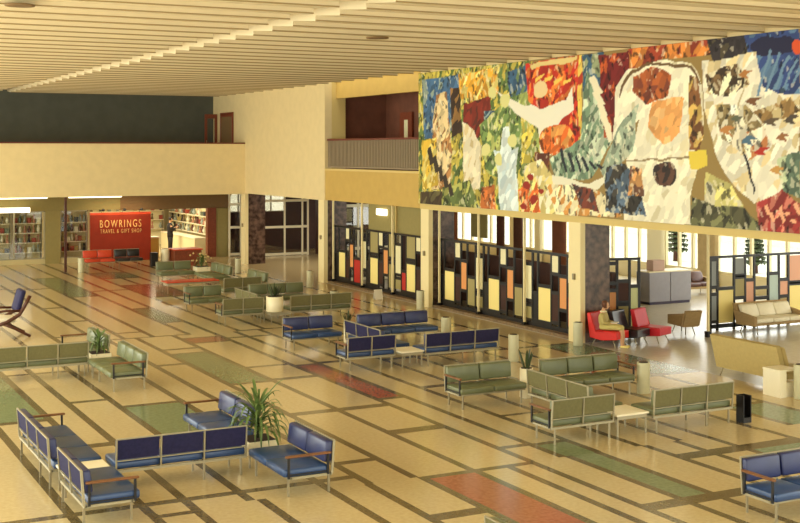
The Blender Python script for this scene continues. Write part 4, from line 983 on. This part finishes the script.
# seated woman: local frame x = right of viewer facing her, she looks along local -y
def woman():
    root = empty('person', (19.92, 26.28, 0), PI*.2, 'person in an olive yellow suit sitting on the scarlet chair, knees together', 'person'); root.scale = (.97, .97, .95)
    pel = (0, .10, .55)
    ch = [[(pel, .10), ((0, .13, .66), (.125, .095)), ((0, .14, .84), (.14, .10)), ((0, .13, .95), (.10, .07)), ((0, .12, 1.02), .05), ((0, .10, 1.09), .05)]]
    for s in (-1, 1):
        ch.append([(pel, .10), ((s*.085, .02, .54), .078), ((s*.075, -.38, .53), .062), ((s*.07, -.42, .30), .052), ((s*.065, -.40, .08), .034), ((s*.065, -.44, .04), .034), ((s*.065, -.55, .025), .022)])
        ch.append([((0, .14, .84), .14), ((s*.17, .12, .88), .052), ((s*.23, .06, .66), .042), ((s*.09, -.16, .66), .028)])
        ch += hand((s*.09, -.16, .66), (-s*.6, -.6, -.1), (0, 0, 1), .9)
    skin_body('body', ch, 'skin', root)
    jk = [[((0, .11, .58), (.17, .14)), ((0, .13, .66), (.16, .125)), ((0, .14, .84), (.18, .13)), ((0, .13, .93), (.12, .09))]]
    for s in (-1, 1): jk.append([((0, .14, .84), .155), ((s*.175, .12, .885), .066), ((s*.235, .06, .66), .056), ((s*.12, -.12, .665), .044)])
    skin_body('jacket', jk, 'dress', root)
    b = MB(); rings = []
    for y, rx, rz, zc in ((.21, .10, .06, .55), (.18, .175, .095, .55), (.08, .20, .105, .55), (-.12, .185, .098, .55), (-.30, .165, .092, .545), (-.40, .15, .08, .53), (-.43, .13, .06, .52)):
        rings.append([b.bm.verts.new((rx*math.cos(2*PI*k/20), y, zc+rz*math.sin(2*PI*k/20))) for k in range(20)])
    for r0, r1 in zip(rings, rings[1:]):
        for k in range(20): b.bm.faces.new((r0[k], r0[(k+1) % 20], r1[(k+1) % 20], r1[k]))
    b.bm.faces.new(rings[0]); b.bm.faces.new(rings[-1]); b.build('skirt', 'skirt', root, smooth=True)
    MB().lathe([(.075, .965), (.10, .955), (.085, .985), (.06, .995)], 0, .12, 14).build('collar', 'pcream', root)
    for s in (-1, 1):
        b = MB(); b.box(s*.065-.04, s*.065+.04, -.60, -.37, 0, .055, .02); b.build('shoe', 'shoe', root, smooth=True)
    b = MB().box(-.13, .13, -.28, -.08, .665, .685, .005, 1); b.build('booklet', 'paper', root)
    head_parts(root, (0, .05, 1.15), (.25, -1, -.2), 'hair', True)
woman()
def man():
    root = empty('person', (18.5, 60.9, 0), PI*.5, 'person in a dark suit standing inside the shop reading something held up', 'person')
    pel = (0, 0, .95)
    def limbs(gr):
        ch = [[(pel, (.15+gr, .11+gr)), ((0, .01, 1.15), (.15+gr, .105+gr)), ((0, .02, 1.36), (.17+gr, .11+gr)), ((0, .02, 1.46), (.1, .07))]]
        return ch
    ch = limbs(0); ch[0] += [((0, .01, 1.53), .05), ((0, -.01, 1.58), .05)]
    arms = []
    for s in (-1, 1):
        ch.append([(pel, .15), ((s*.09, 0, .88), .09), ((s*.10, -.01, .5), .062), ((s*.10, .02, .1), .04), ((s*.10, -.03, .05), .04), ((s*.10, -.16, .03), .03)])
        el = (s*.27, -.02, 1.12); wr = (s*.12, -.27, 1.25)
        arms.append((s, el, wr)); ch.append([((0, .02, 1.36), .17), ((s*.2, .02, 1.40), .06), (el, .046), (wr, .03)])
        ch += hand(wr, (-s*.3, -.7, .35), (0, .3, 1))
    skin_body('body', ch, 'skin', root)
    def loft(mb, rings):
        R = [[mb.bm.verts.new((cx+rx*math.cos(2*PI*k/18), cy+ry*math.sin(2*PI*k/18), z)) for k in range(18)] for (z, rx, ry, cx, cy) in rings]
        for r0, r1 in zip(R, R[1:]):
            for k in range(18): mb.bm.faces.new((r0[k], r0[(k+1) % 18], r1[(k+1) % 18], r1[k]))
        mb.bm.faces.new(R[0]); mb.bm.faces.new(R[-1])
    j = MB(); loft(j, [(.78, .20, .15, 0, 0), (.92, .20, .155, 0, 0), (1.1, .18, .135, 0, .01), (1.28, .215, .145, 0, .02), (1.40, .225, .13, 0, .02), (1.47, .16, .10, 0, .02), (1.52, .075, .07, 0, .015)])
    for s, el, wr in arms: j.tube([(s*.19, .02, 1.41), (s*.25, .0, 1.26), el], .075, 10, .062).tube([el, Vector(el).lerp(Vector(wr), .9)], .062, 10, .045)
    j.build('jacket', 'suit', root, smooth=True)
    t = MB(); loft(t, [(.74, .18, .125, 0, 0), (.9, .185, .135, 0, 0), (1.0, .17, .125, 0, 0)])
    for s in (-1, 1): loft(t, [(.05, .06, .075, s*.10, .0), (.5, .085, .09, s*.10, -.01), (.8, .105, .12, s*.095, 0)])
    t.build('trousers', 'suit', root, smooth=True)
    for s in (-1, 1): MB().box(s*.1-.045, s*.1+.045, -.2, .08, 0, .07, .02).build('shoe', 'black', root, smooth=True)
    MB().box(-.09, .09, -.44, -.43, 1.2, 1.38, .002, 1).build('booklet', 'darkwood', root)
    head_parts(root, (0, -.02, 1.66), (0, -1, -.3), 'hairdark')
man()

# ---------------------------------------------------------------- ceiling fittings
for x, y, k in ((12.5, 25.1, 'dark round recessed downlight in the ceiling over the middle of the hall'), (4.06, 22.4, 'dark round recessed downlight in the ceiling at the top left corner')):
    root = empty('ceiling_downlight', (x, y, 7.765), 0, k, 'light', 'recessed ceiling downlights')
    MB().lathe([(.2, .0), (.26, .0), (.26, .03), (.2, .03)], n=24).build('ring', 'header', root)
    MB().lathe([(.19, .01), (.19, .03)], n=24).build('lens', 'darkwood', root)
